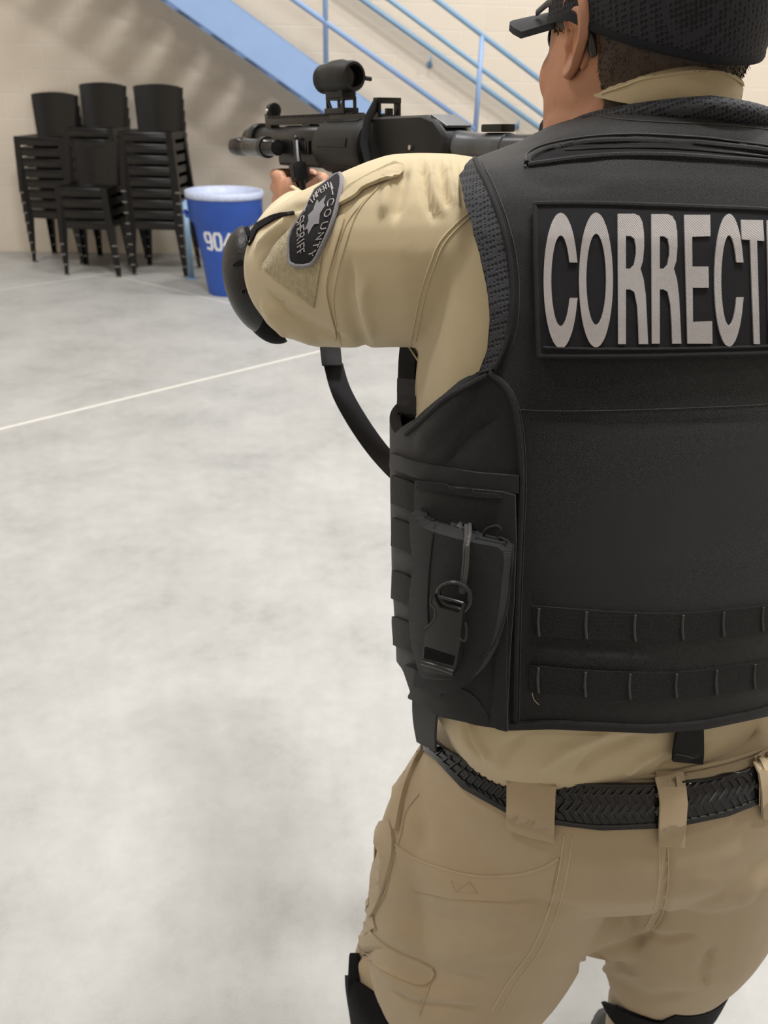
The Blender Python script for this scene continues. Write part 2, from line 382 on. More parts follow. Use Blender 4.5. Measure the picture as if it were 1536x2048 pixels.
# ------------------------------------------------------------------ stacked chairs
def make_chair(name):
    r = bpy.data.objects.new(name, None); COL.objects.link(r); ORG[r.name] = Vector((0, 0, 0))
    SW, SD, SH = 0.225, 0.39, 0.475       # half width, depth, seat height; front at y = 0
    # seat: dished shell with a deep front apron
    b = B(); nx, ny = 13, 10; rings = []
    def top(u, v):
        x = (u*2-1)*SW*(1-0.04*v); y = v*SD
        z = SH - 0.014*math.sin(math.pi*u)*math.sin(math.pi*min(1, v*1.1)) - 0.012*v
        if v == 0: y = -0.012*math.sin(math.pi*u)
        return Vector((x, y, z))
    V = []
    for th in (0, -0.006):
        for j in range(ny):
            for i in range(nx): V.append(top(i/(nx-1), j/(ny-1)) + Vector((0, 0, th)))
    F = []; K = nx*ny
    for j in range(ny-1):
        for i in range(nx-1):
            a = j*nx+i; F.append((a, a+1, a+nx+1, a+nx)); F.append((K+a, K+a+nx, K+a+nx+1, K+a+1))
    for i in range(nx-1): F += [(i, K+i, K+i+1, i+1), ((ny-1)*nx+i, (ny-1)*nx+i+1, K+(ny-1)*nx+i+1, K+(ny-1)*nx+i)]
    for j in range(ny-1): F += [(j*nx, (j+1)*nx, K+(j+1)*nx, K+j*nx), (j*nx+nx-1, K+j*nx+nx-1, K+(j+1)*nx+nx-1, (j+1)*nx+nx-1)]
    b.add(V, F)
    sm(b.obj('seat', M['blackplastic'], r))
    b = B()   # apron: a bowed front skirt
    P = []
    for i in range(nx):
        u = i/(nx-1); x = (u*2-1)*(SW-0.045); y = -0.016-0.012*math.sin(math.pi*u)
        P.append((x, y))
    V = [Vector((x, y+dy, z)) for (dy, z) in ((0.012, SH-0.003), (0, SH-0.014), (-0.003, SH-0.072), (0.004, SH-0.072), (0.01, SH-0.014)) for (x, y) in P]
    F = [(j*nx+i, j*nx+i+1, (j+1)*nx+i+1, (j+1)*nx+i) for j in range(4) for i in range(nx-1)]
    b.add(V, F); b.tube([(x, y-0.001, SH-0.018) for x, y in P], 0.0052, 8); sm(b.obj('front_apron', M['blackplastic'], r), 50)
    b = B(); b.box((0, SD+0.004, SH-0.052), (SW-0.05, 0.002, 0.046)); b.obj('rear_apron', M['blackplastic'], r)
    # legs: L-shaped, tapering and splayed
    for sx in (-1, 1):
        for sy in (0, 1):
            y0 = (-0.012 if sy == 0 else SD); y1 = (-0.040 if sy == 0 else SD+0.02); dy = 1 if sy == 0 else -1
            b = B(); rings = []
            for k in range(6):
                f = k/5; z = (SH-0.002)*(1-f); wl = 0.062*(1-f)+0.034*f; dl = 0.075*(1-f)+0.034*f
                x = sx*(SW+0.004+0.028*f); y = y0+(y1-y0)*f; t = 0.004
                rings.append([Vector((x, y, z)), Vector((x, y+dy*dl, z)), Vector((x-sx*t, y+dy*dl, z)), Vector((x-sx*t, y+dy*t, z)), Vector((x-sx*wl, y+dy*t, z)), Vector((x-sx*wl, y, z))])
            b.loft(rings); lg = sm(b.obj('leg', M['blackplastic'], r))
            b = B(); b.box((sx*(SW+0.014), y1+dy*0.016, 0.006), (0.020, 0.019, 0.006), bev=0.002); sm(b.obj('foot', M['scuffed'], lg))
    # side panels below seat
    for sx in (-1, 1):
        b = B(); x = sx*(SW+0.001)
        b.box((x, SD/2, SH-0.03), (0.002, SD/2-0.06, 0.028)); sm(b.obj('side_rail', M['blackplastic'], r))
    # backrest: curved shield
    b = B(); nx, ny = 13, 9; V = []
    for th in (0, 0.006):
        for j in range(ny):
            for i in range(nx):
                u = i/(nx-1)*2-1; v = j/(ny-1)
                hw = 0.172+0.028*v
                z = SH-0.02 + v*(0.355+0.018*(1-u*u)); y = SD-0.03 + 0.065*v + 0.03*(1-u*u) + th
                V.append(Vector((u*hw, y, z)))
    K = nx*ny; F = []
    for j in range(ny-1):
        for i in range(nx-1):
            a = j*nx+i; F.append((a, a+1, a+nx+1, a+nx)); F.append((K+a, K+a+nx, K+a+nx+1, K+a+1))
    for i in range(nx-1): F += [(i, K+i, K+i+1, i+1), ((ny-1)*nx+i, (ny-1)*nx+i+1, K+(ny-1)*nx+i+1, K+(ny-1)*nx+i)]
    for j in range(ny-1): F += [(j*nx, (j+1)*nx, K+(j+1)*nx, K+j*nx), (j*nx+nx-1, K+j*nx+nx-1, K+(j+1)*nx+nx-1, (j+1)*nx+nx-1)]
    b.add(V, F); sm(b.obj('backrest', M['blackplastic'], r))
    for sx in (-1, 1):   # uprights along the backrest's sides
        b = B(); b.add(*[x for x in [[Vector((sx*(0.172+0.028*v+o), SD-0.04+0.065*v+p, SH-0.03+v*0.36)) for v in (0, 0.5, 1) for (o, p) in ((0, 0), (0.012, 0.002), (0.02, 0.045), (0.012, 0.05))],
              [(i*4+k, i*4+(k+1) % 4, (i+1)*4+(k+1) % 4, (i+1)*4+k) for i in range(2) for k in range(4)]+[(0, 1, 2, 3), (11, 10, 9, 8)]]])
        sm(b.obj('back_post', M['blackplastic'], r))
    return r
def copy_tree(o, parent=None):
    c = o.copy(); COL.objects.link(c); c.parent = parent
    for ch in list(o.children): copy_tree(ch, c)
    return c
chair0 = make_chair('stacking_chair')
first = True
ORD = ['lowest', 'second', 'third', 'fourth', 'fifth', 'sixth', 'seventh', 'eighth', 'ninth']
def stack(pl, pr, n, which, rot=0.0, grp=None):
    global first
    a = PG(*pl); c = PG(*pr); m = (a+c)/2; yaw = math.atan2(c.y-a.y, c.x-a.x) + rot
    for k in range(n):
        o = chair0 if first else copy_tree(chair0); first = False
        o.location = (m.x, m.y, k*0.0885); o.rotation_euler = (0, 0, yaw)
        pos = 'topmost' if k == n-1 else (ORD[k] + (' from the floor' if k else ''))
        o['label'] = 'black plastic chair, %s in the %s' % (pos, which)
        o['category'] = 'chair'; o['group'] = grp
stack((272, 549), (374, 553), 9, 'tall stack beside the blue can', grp='chairs in the tall stack by the can')
stack((140, 549), (238, 553), 4, 'short stack in front', grp='chairs in the short front stack')
stack((72, 523), (170, 527), 8, 'leftmost stack', grp='chairs in the leftmost stack')
stack((168, 528), (264, 532), 9, 'tall stack behind the short one', grp='chairs in the tall rear stack')

# ------------------------------------------------------------------ blue can with 904
def can():
    c = PG(462, 585); c = Vector((c.x, c.y+0.02, 0))
    t = thing('trash_can', 'round blue plastic trash can marked 904 in white, beside the chairs', 'trash can', c)
    b = B(); H = 0.80
    b.lathe([(0.16, 0.012), (0.186, 0.0), (0.192, 0.02), (0.227, 0.33), (0.258, 0.52), (0.262, 0.555), (0.296, 0.595), (0.300, H-0.035), (0.306, H-0.02), (0.306, H), (0.29, H), (0.285, H-0.03), (0.245, 0.5), (0.185, 0.03), (0.0, 0.025)], c, n=64)
    sm(b.obj('body', M['bluecan'], t), 50)
    b = B(); b.lathe([(0.309, H-0.045), (0.314, H-0.03), (0.312, H+0.004), (0.300, H+0.008), (0.284, H), (0.280, H-0.10), (0.276, H-0.11)], c, n=64)
    o = b.obj('bag_liner', M['canrim'], t, smooth=True); o['label'] = 'pale translucent bag folded over the rim'
    for s in (-1, 1):
        b = B(); b.tube([c+Vector((s*0.30, -0.05, 0.60)), c+Vector((s*0.335, -0.03, 0.64)), c+Vector((s*0.335, 0.03, 0.64)), c+Vector((s*0.30, 0.05, 0.60))], 0.011, 8); b.obj('handle', M['bluecan'], t, smooth=True)
    # stencilled digits conformed to the can's side
    digs = {'9': [[(0, 1.2), (0.55, 1.2)], ], }
    def stroke(pts, w, x0):
        b = B()
        for a, q in zip(pts[:-1], pts[1:]):
            a = Vector(a); q = Vector(q); d = (q-a).normalized(); n = Vector((-d.y, d.x))*w/2; a = a-d*w*0.3; q = q+d*w*0.3
            cs = [a+n, a-n, q-n, q+n]; V = []
            for off in (0.0005, 0.0035):
                for p in cs:
                    x = x0 + p.x; z = p.y
                    r = 0.2418 + (z-0.42)*0.163 + off
                    ang = ANG + x/0.242
                    V.append(c+Vector((r*math.sin(ang), -r*math.cos(ang), z)))
            b.add(V, [(0, 1, 2, 3), (4, 7, 6, 5), (0, 4, 5, 1), (1, 5, 6, 2), (2, 6, 7, 3), (3, 7, 4, 0)])
        return b
    ANG = -0.56
    z0, h, w = 0.385, 0.125, 0.055
    def nrm(L): return [(x*w, z0+y*h) for x, y in L]
    nine = [(0.95, 0.45), (0.15, 0.45), (0.0, 0.65), (0.0, 0.9), (0.2, 1.0), (0.8, 1.0), (0.95, 0.85), (0.95, 0.15), (0.75, 0.0), (0.1, 0.05)]
    zero = [(0.2, 0.0), (0.0, 0.2), (0.0, 0.8), (0.2, 1.0), (0.75, 1.0), (0.95, 0.8), (0.95, 0.2), (0.75, 0.0), (0.2, 0.0)]
    four = [(0.75, 0.0), (0.75, 1.0), (0.0, 0.32), (1.05, 0.32)]
    for dgt, x0 in ((nine, 0.0), (zero, 0.080), (four, 0.156)):
        stroke(nrm(dgt), 0.021, x0).obj('numeral', M['white_paint'], t)
can()
def stand():
    a = PG(384, 557); t = thing('metal_stand', 'light blue metal post frame standing between tall chair stack and blue can', 'stand', a)
    q = a + Vector((0.42, 0.42, 0))
    for p in (a, q):
        b = B(); b.tube([p+Vector((0, 0, 0.006)), p+Vector((0, 0, 0.65))], 0.024, 14); b.obj('post', M['teal_paint'], t, smooth=True)
        b = B(); b.box(p+Vector((0, 0, 0.004)), (0.05, 0.05, 0.004), bev=0.002); b.obj('foot_plate', M['teal_paint'], t)
    b = B(); b.tube([a+Vector((0, 0, 0.64)), q+Vector((0, 0, 0.64))], 0.024, 14); b.obj('top_bar', M['blue_paint'], t, smooth=True)
stand()

# ------------------------------------------------------------------ tools for cloth and parts that follow a surface
CPOS = np.array(CAM)
RCn = np.array(RC)
def projn(V):
    L = (np.asarray(V)-CPOS) @ RCn
    return np.stack([768-FPX*L[:, 0]/L[:, 2], 1024+FPX*L[:, 1]/L[:, 2]], 1)
def grab(o, mods=True):
    dg = bpy.context.evaluated_depsgraph_get(); dg.update()
    ev = o.evaluated_get(dg); me = ev.to_mesh()
    V = np.empty(len(me.vertices)*3); me.vertices.foreach_get('co', V); V = V.reshape(-1, 3)
    F = [tuple(p.vertices) for p in me.polygons]; ev.to_mesh_clear(); return V, F
def fuse(b, voxel=0.004, it=6, fac=0.5):
    """weld overlapping closed volumes into one continuous skin"""
    me = bpy.data.meshes.new('tmp'); me.from_pydata([tuple(v) for v in b.V], [], b.F); me.update()
    bm = bmesh.new(); bm.from_mesh(me); bmesh.ops.recalc_face_normals(bm, faces=bm.faces[:]); bm.to_mesh(me); bm.free()
    o = bpy.data.objects.new('tmp', me); COL.objects.link(o)
    r = o.modifiers.new('r', 'REMESH'); r.mode = 'VOXEL'; r.voxel_size = voxel; r.adaptivity = 0
    if it:
        s = o.modifiers.new('s', 'SMOOTH'); s.iterations = it; s.factor = fac
    V, F = grab(o); bpy.data.objects.remove(o, do_unlink=True); bpy.data.meshes.remove(me); return V, F
def vnormals(V, F):
    V = np.asarray(V, float); N = np.zeros_like(V)
    tri = []
    for f in F:
        for k in range(1, len(f)-1): tri.append((f[0], f[k], f[k+1]))
    T = np.array(tri); n = np.cross(V[T[:, 1]]-V[T[:, 0]], V[T[:, 2]]-V[T[:, 0]])
    for k in range(3): np.add.at(N, T[:, k], n)
    l = np.linalg.norm(N, axis=1); l[l == 0] = 1
    return N/l[:, None]
def crease(V, F, lines, facing=True):
    """press or raise soft folds along lines; (points, width px, height m)"""
    V = np.asarray(V, float).copy(); N = vnormals(V, F)
    P = projn(V); view = V-CPOS; view /= np.linalg.norm(view, axis=1)[:, None]
    ok = (np.einsum('ij,ij->i', view, N) < 0.25)
    D = np.zeros(len(V))
    for pts, wd_, amp in lines:
        pts = np.array(pts, float); best = np.full(len(V), 1e9); tt = np.zeros(len(V)); n = len(pts)-1
        for i in range(n):
            a, c = pts[i], pts[i+1]; ab = c-a; t = np.clip(((P-a)@ab)/(ab@ab), 0, 1)
            d = np.linalg.norm(P-(a+t[:, None]*ab), axis=1); m = d < best
            best[m] = d[m]; tt[m] = ((i+t)/n)[m]
        wv = wd_*(0.45+0.55*np.sin(np.pi*np.clip(tt, 0.02, 0.98)))
        D += amp*np.exp(-(best/wv)**2)*np.clip(np.minimum(tt, 1-tt)*5+0.25, 0, 1)
    V[ok] += N[ok]*D[ok][:, None]
    return V
def clip_mesh(V, F, g):
    """keep the part where g >= 0, cut cleanly"""
    V = [Vector(v) for v in V]; out = []; nf = []; idx = {}; cut = {}
    def keep(i):
        if i not in idx: idx[i] = len(out); out.append(V[i])
        return idx[i]
    def mid(i, j):
        k = (min(i, j), max(i, j))
        if k not in cut:
            t = g[i]/(g[i]-g[j]); cut[k] = len(out); out.append(V[i].lerp(V[j], t))
        return cut[k]
    for f in F:
        if all(g[i] >= 0 for i in f): nf.append(tuple(keep(i) for i in f)); continue
        if all(g[i] < 0 for i in f): continue
        poly = []; n = len(f)
        for k in range(n):
            i, j = f[k], f[(k+1) % n]
            if g[i] >= 0: poly.append(keep(i))
            if (g[i] >= 0) != (g[j] >= 0): poly.append(mid(i, j))
        if len(poly) >= 3: nf.append(tuple(poly))
    return out, nf
def thicken(V, F, th, off=0.0, N=None):
    """give a sheet thickness outward along its normals"""
    V = np.array([tuple(v) for v in V], float); N = vnormals(V, F) if N is None else N
    n = len(V); A = V+N*(off+th); Bm = V+N*off
    cnt = {}
    for f in F:
        for k in range(len(f)):
            e = (f[k], f[(k+1) % len(f)]); cnt[e] = cnt.get(e, 0)+1
    FF = [tuple(f) for f in F]+[tuple(i+n for i in f[::-1]) for f in F]
    for (a, c) in cnt:
        if (c, a) not in cnt: FF.append((c, a, a+n, c+n))
    return np.vstack([A, Bm]), FF
def bvh_of(V, F): return BVHTree.FromPolygons([Vector(v) for v in V], [tuple(f) for f in F])
def hit(bv, px, py):
    d = ray(px, py).normalized()
    l, n, i, t = bv.ray_cast(CAM, d)
    if l is None or t > 2.2:
        best = None
        for k in range(22):
            q = CAM + d*(0.45+0.03*k); a, nn, i, dd = bv.find_nearest(q)
            if best is None or dd < best[0]: best = (dd, a, nn)
        l, n = best[1], best[2]
    if n.dot(d) > 0: n = -n
    return l.copy(), n.copy()
def smooth_poly(pts, n=6, closed=True):
    """round a px outline with Catmull-Rom"""
    P = [Vector(p) for p in pts]; m = len(P); out = []
    rng = range(m) if closed else range(m-1)
    for i in rng:
        p0 = P[(i-1) % m] if closed or i > 0 else P[i]; p1 = P[i]; p2 = P[(i+1) % m]
        p3 = P[(i+2) % m] if closed or i+2 < m else P[(i+1) % m]
        for k in range(n):
            t = k/n
            out.append(tuple(0.5*((2*p1)+(p2-p0)*t+(2*p0-5*p1+4*p2-p3)*t*t+(3*p1-p0-3*p2+p3)*t**3)))
    if not closed: out.append(tuple(P[-1]))
    return out
def flat2d(outlines, step):
    loops = [[Vector((x, y, 0)) for x, y in o] for o in outlines]
    tris = tessellate_polygon(loops); P = [p for l in loops for p in l]
    bm = bmesh.new(); vs = [bm.verts.new(p) for p in P]
    for t in tris:
        if len(set(t)) == 3:
            try: bm.faces.new([vs[i] for i in t])
            except ValueError: pass
    xs = [p.x for p in P]; ys = [p.y for p in P]
    for ax, lo, hi in ((0, min(xs), max(xs)), (1, min(ys), max(ys))):
        k = math.floor(lo/step)+1
        while k*step < hi:
            co = Vector((k*step, 0, 0)) if ax == 0 else Vector((0, k*step, 0)); no = Vector((1, 0, 0)) if ax == 0 else Vector((0, 1, 0))
            bmesh.ops.bisect_plane(bm, geom=bm.verts[:]+bm.edges[:]+bm.faces[:], plane_co=co, plane_no=no, dist=1e-4); k += 1
    bmesh.ops.recalc_face_normals(bm, faces=bm.faces[:])
    bm.verts.index_update(); V = [(v.co.x, v.co.y) for v in bm.verts]; F = [tuple(v.index for v in f.verts) for f in bm.faces]
    # orient every face the same way
    FF = []
    for f in F:
        ar = sum(V[f[k]][0]*V[f[(k+1) % len(f)]][1]-V[f[(k+1) % len(f)]][0]*V[f[k]][1] for k in range(len(f)))
        if abs(ar) > 1e-9: FF.append(f if ar < 0 else f[::-1])
    bm.free(); return V, FF
def lay(b, outlines, bv, off, th, step=10, mean=False, fn=None, sink=0.0):
    """lay a flat-cut piece on a surface and give it thickness"""
    V, F = flat2d(outlines, step); H = [hit(bv, *v) for v in V]
    if mean:
        n = Vector((0, 0, 0))
        for h in H: n += h[1]
        n.normalize(); H = [(h[0], n) for h in H]
    top = []; bot = []
    for (x, y), (l, n) in zip(V, H):
        e = fn(x, y) if fn else 0.0
        top.append(l+n*(off+th+e)); bot.append(l+n*(off-sink))
    n = len(V); cnt = set()
    for f in F:
        for k in range(len(f)): cnt.add((f[k], f[(k+1) % len(f)]))
    FF = [tuple(f) for f in F]+[tuple(i+n for i in f[::-1]) for f in F]
    for (a, c) in cnt:
        if (c, a) not in cnt: FF.append((c, a, a+n, c+n))
    return b.add(top+bot, FF)
def lay_obj(name, outlines, bv, off, th, m, parent, step=10, **k):
    b = B(); lay(b, outlines, bv, off, th, step, **k); return sm(b.obj(name, m, parent), 40)
def cord(b, pts, bv, r, off=0.0, n=8, sub=5, flat=1.0):
    """a seam, piping or cord following a surface"""
    P = smooth_poly(pts, sub, False); H = [hit(bv, *p) for p in P]
    return b.tube([h[0]+h[1]*off for h in H], r, n)
def ribbon(px_top, px_bot, nseg=24):
    """outline between two px curves"""
    return [list(px_top)+list(px_bot)[::-1]]
def band_between(curveA, curveB, k=5):
    return [smooth_poly(curveA, k, False)+smooth_poly(curveB, k, False)[::-1]]

# ------------------------------------------------------------------ the launcher
M['gunmetal'] = mat('matte_black_metal', (0.006, 0.006, 0.0065), 0.36, metal=0.0, spec=0.35, var=0.15, vscale=30)
M['gunpoly'] = mat('black_polymer', (0.009, 0.009, 0.0095), 0.5, spec=0.3, bump=0.2, bscale=400)
M['gungrey'] = mat('worn_metal_and_reflection', (0.075, 0.08, 0.09), 0.35, metal=0.3, spec=0.5, var=0.2, vscale=40)  # grey of the stock tube; also paints the reflection on the rear housing
M['lightmetal'] = mat('anodised_torch_body', (0.03, 0.028, 0.027), 0.22, metal=0.7, spec=0.6)
M['glass'] = mat('dark_lens_glass', (0.01, 0.01, 0.012), 0.05, spec=0.8)
M['steel'] = mat('bright_steel', (0.5, 0.48, 0.45), 0.25, metal=0.9)
M['webbing'] = weave_mat('black_webbing', (0.004, 0.004, 0.006), (0.016, 0.016, 0.022), scale=420, rough=0.65, strength=0.8, sheen=0.03, ang=0.0)
M['lettering_grey'] = mat('grey_engraving', (0.12, 0.115, 0.11), 0.5)

GO = PY(690, 154, 1.26)
g0 = Vector((-0.53, 0.85, 0)).normalized(); GL = Vector((-g0.y, g0.x, 0))      # forward, left
GF = (g0 + Vector((0, 0, -0.052))).normalized(); GU = GL.cross(GF)*-1
if GU.z < 0: GU = -GU
GR = Matrix((GF, GL, GU)).transposed()       # local x forward, y left, z up
def W(t, s, u): return GO + GR @ Vector((t, s, u))
RT = GR @ Matrix.Rotation(math.pi/2, 3, 'Y')  # local z of a lathe along the bore
def launcher():
    t = thing('riot_launcher', 'black shoulder launcher with red dot sight and torch held by the person', 'launcher', W(0, 0, -0.09))
    gm, gp_ = M['gunmetal'], M['gunpoly']
    # barrel and handguard tube
    b = B(); b.lathe([(0.0215, 0.0), (0.0225, 0.002), (0.0225, 0.135), (0.0205, 0.14), (0.0205, 0.30), (0.013, 0.30), (0.013, 0.12), (0.0, 0.12)], W(0.06, 0, -0.083), RT, 32); sm(b.obj('barrel', gm, t))
    b = B(); b.lathe([(0.0175, 0), (0.0235, 0.0), (0.0245, 0.003), (0.0245, 0.022), (0.0235, 0.025), (0.0175, 0.025)], W(0.305, 0, -0.080), RT, 32); sm(b.obj('barrel_collar', gm, t))
    # top rail with teeth standing on risers
    b = B(); b.box(W(0.112, 0, -0.0535), (0.152, 0.009, 0.006), GR, 0.001)
    b.box(W(0.265, 0, -0.056), (0.012, 0.008, 0.014), GR, 0.001); b.box(W(0.118, 0, -0.058), (0.014, 0.008, 0.012), GR, 0.001); b.box(W(0.02, 0, -0.058), (0.03, 0.008, 0.012), GR, 0.001)
    k = 0
    while -0.035+k*0.0075 < 0.265: b.box(W(-0.035+k*0.0075, 0, -0.0475), (0.0021, 0.0105, 0.0018), GR, 0.0004); k += 1
    sm(b.obj('top_rail', gm, t))
    # front sight: hooded post
    fs = B(); fs.lathe([(0.0085, -0.006), (0.0115, -0.006), (0.0115, 0.006), (0.0085, 0.006), (0.0085, -0.006)], W(0.256, 0, -0.037), RT, 24); fs.box(W(0.256, 0, -0.048), (0.006, 0.007, 0.006), GR, 0.001); fs.box(W(0.256, 0, -0.040), (0.001, 0.001, 0.006), GR)
    f = sm(fs.obj('front_sight', gm, t)); b = B(); b.lathe([(0.004, 0), (0.004, 0.004), (0, 0.005)], W(0.256, 0.0105, -0.039), GR @ Matrix.Rotation(-math.pi/2, 3, 'X'), 12); sm(b.obj('screw', M['steel'], f))
    # side / lower rail
    b = B(); b.box(W(0.11, 0, -0.112), (0.115, 0.010, 0.005), GR, 0.001); b.box(W(0.13, 0, -0.102), (0.085, 0.013, 0.010), GR, 0.001)
    for k in range(24): b.box(W(0.01+k*0.009, 0, -0.1185), (0.0028, 0.011, 0.0022), GR, 0.0004)
    sm(b.obj('lower_rail', gm, t))
    b = B(); b.box(W(0.14, 0.021, -0.092), (0.075, 0.003, 0.008), GR, 0.0008)
    for k in range(16): b.box(W(0.075+k*0.0088, 0.0255, -0.092), (0.0026, 0.002, 0.0095), GR, 0.0004)
    sm(b.obj('side_rail', gm, t))
    # torch clamped on the left side
    lc = (0.037, -0.093)
    b = B(); b.lathe([(0.0, 0.0), (0.0115, 0.0), (0.0125, 0.004), (0.0125, 0.035), (0.0142, 0.038), (0.0142, 0.058), (0.0133, 0.062), (0.0133, 0.118), (0.0135, 0.122), (0.0135, 0.132), (0.0125, 0.134), (0.0125, 0.142), (0.0155, 0.148), (0.0155, 0.182), (0.0135, 0.184), (0.0135, 0.180), (0.0, 0.178)], W(0.165, lc[0], lc[1]), RT, 32)
    f = sm(b.obj('torch', M['lightmetal'], t))
    b = B(); b.lathe([(0.0, 0.0), (0.0095, 0.001), (0.0095, 0.004), (0, 0.004)], W(0.1615, lc[0], lc[1]), RT, 24); sm(b.obj('tail_switch', gp_, f))
    for a0 in range(18):    # knurled head grooves
        pass
    b = B(); b.box(W(0.258, lc[0]+0.0112, lc[1]+0.002), (0.018, 0.0008, 0.005), GR, 0.0003); b.obj('engraving', M['lettering_grey'], f)
    b = B(); b.lathe([(0.0155, -0.007), (0.0165, -0.007), (0.0165, 0.007), (0.0155, 0.007)], W(0.212, lc[0], lc[1]), RT, 24); b.box(W(0.212, 0.024, lc[1]), (0.009, 0.008, 0.010), GR, 0.001); sm(b.obj('torch_clamp', gm, t))
    # folding lever with its pad
    b = B(); b.tube([W(0.112, 0.028, -0.080), W(0.094, 0.036, -0.104), W(0.088, 0.038, -0.114)], [0.0045, 0.005, 0.006], 10)
    b.lathe([(0.0055, -0.003), (0.0065, 0), (0.0055, 0.003), (0, 0.003)], W(0.112, 0.030, -0.080), GR @ Matrix.Rotation(-math.pi/2, 3, 'X'), 16); sm(b.obj('lever_arm', gm, t))
    b = B(); b.box(W(0.085, 0.040, -0.126), (0.0105, 0.010, 0.013), GR @ Matrix.Rotation(0.25, 3, 'Y'), 0.003); b.box(W(0.085, 0.0505, -0.126), (0.007, 0.001, 0.009), GR @ Matrix.Rotation(0.25, 3, 'Y'), 0.0005)
    b.tube([W(0.083, 0.036, -0.136), W(0.085, 0.032, -0.165)], [0.006, 0.004], 10); sm(b.obj('sling_clip', gp_, t))
    # vertical foregrip
    b = B(); b.lathe([(0.0, -0.105), (0.013, -0.103), (0.0165, -0.09), (0.0155, -0.06), (0.0165, -0.03), (0.0175, 0.0), (0.0, 0.0)], W(0.165, 0, -0.119), GR, 24); sm(b.obj('foregrip', gp_, t))
    # drum / large receiver tube
    b = B(); b.lathe([(0.018, 0.0), (0.026, 0.0), (0.0365, 0.004), (0.0385, 0.008), (0.0385, 0.020), (0.037, 0.022), (0.037, 0.135), (0.035, 0.142), (0.024, 0.150), (0.0205, 0.152)], W(-0.098, 0, -0.090), RT, 48)
    f = sm(b.obj('drum', gp_, t))
    for k in range(6):
        a = k*math.pi/3+0.35; b = B(); b.box(W(-0.02, 0.0368*math.sin(a), -0.090+0.0368*math.cos(a)), (0.045, 0.006, 0.0016), GR @ Matrix.Rotation(-a, 3, 'X'), 0.001); sm(b.obj('drum_flute', gp_, f))
    b = B(); b.box(W(-0.035, 0, -0.066), (0.062, 0.012, 0.016), GR, 0.003); b.box(W(-0.035, 0, -0.052), (0.066, 0.011, 0.004), GR, 0.0015)
    for tt in (-0.06, -0.053): b.lathe([(0.002, 0), (0.002, 0.001), (0, 0.001)], W(tt, 0.0115, -0.056), GR @ Matrix.Rotation(-math.pi/2, 3, 'X'), 10)
    sm(b.obj('upper_frame', gm, t))
    b = B(); b.box(W(-0.03, 0, -0.142), (0.050, 0.016, 0.030), GR, 0.005); sm(b.obj('lower_frame', gp_, t))
    # rear housing, a bevelled box section drawn as a side profile
    prof = [(-0.100, -0.053), (-0.235, -0.052), (-0.262, -0.058), (-0.287, -0.076), (-0.290, -0.098), (-0.255, -0.125), (-0.130, -0.140), (-0.100, -0.140)]
    def ext(prof, hw, ins=0.004):
        bb = B(); c = (sum(p[0] for p in prof)/len(prof), sum(p[1] for p in prof)/len(prof)); rings = []
        for s, sc in ((-hw, 0.93), (-hw+ins, 1.0), (hw-ins, 1.0), (hw, 0.93)):
            rings.append([W(c[0]+(x-c[0])*sc, s, c[1]+(y-c[1])*sc) for x, y in prof])
        return bb.loft(rings)
    sm(ext(prof, 0.024, 0.006).obj('rear_housing', gp_, t), 50)
    b = B(); b.box(W(-0.262, 0.0, -0.0590), (0.018, 0.018, 0.0015), GR @ Matrix.Rotation(-0.35, 3, 'Y'), 0.0012); f = b.obj('reflection_plate', M['gungrey'], t); f['label'] = 'grey top plate, its pale tone painted for a reflection'  # reflection on the housing corner, put in as a pale grey plate
    # stock tube and butt
    b = B(); b.lathe([(0.0, -0.235), (0.0140, -0.235), (0.0150, -0.232), (0.0150, -0.10), (0.0165, -0.098), (0.0165, -0.06), (0.0155, -0.055), (0.0175, -0.03), (0.0195, 0.0), (0.0, 0.0)], W(-0.275, 0, -0.088), RT, 32); sm(b.obj('stock_tube', M['gungrey'], t))
    b = B(); b.box(W(-0.352, 0.0, -0.067), (0.018, 0.010, 0.004), GR, 0.002); sm(b.obj('stock_latch', gm, t))
    sm(ext([(-0.44, -0.060), (-0.475, -0.055), (-0.480, -0.17), (-0.465, -0.175), (-0.43, -0.115)], 0.018).obj('butt_pad', gp_, t), 50)
    # pistol grip, trigger guard, trigger, small controls
    sm(ext([(-0.175, -0.135), (-0.215, -0.132), (-0.250, -0.235), (-0.205, -0.245)], 0.015).obj('pistol_grip', gp_, t), 50)
    b = B(); b.tube([W(-0.172, 0, -0.14), W(-0.165, 0, -0.168), W(-0.140, 0, -0.176), W(-0.112, 0, -0.168), W(-0.108, 0, -0.14)], 0.003, 8); sm(b.obj('trigger_guard', gm, t))
    b = B(); b.tube([W(-0.145, 0, -0.138), W(-0.148, 0, -0.152), W(-0.140, 0, -0.163)], [0.004, 0.003, 0.002], 8); sm(b.obj('trigger', M['steel'], t))
    b = B(); b.lathe([(0.0075, 0), (0.0085, 0.002), (0.0085, 0.006), (0.006, 0.008), (0, 0.008)], W(-0.205, 0.0235, -0.105), GR @ Matrix.Rotation(-math.pi/2, 3, 'X'), 20); b.bar(W(-0.205, 0.029, -0.105), W(-0.185, 0.030, -0.121), 0.003, 0.0035); sm(b.obj('safety_lever', gm, t))
    b = B(); b.lathe([(0.003, 0), (0.003, 0.003), (0, 0.003)], W(-0.212, 0.024, -0.088), GR @ Matrix.Rotation(-math.pi/2, 3, 'X'), 12); sm(b.obj('screw', M['steel'], t))
    # rear sight frame with its opening
    fr = B(); c = (-0.108, -0.030)
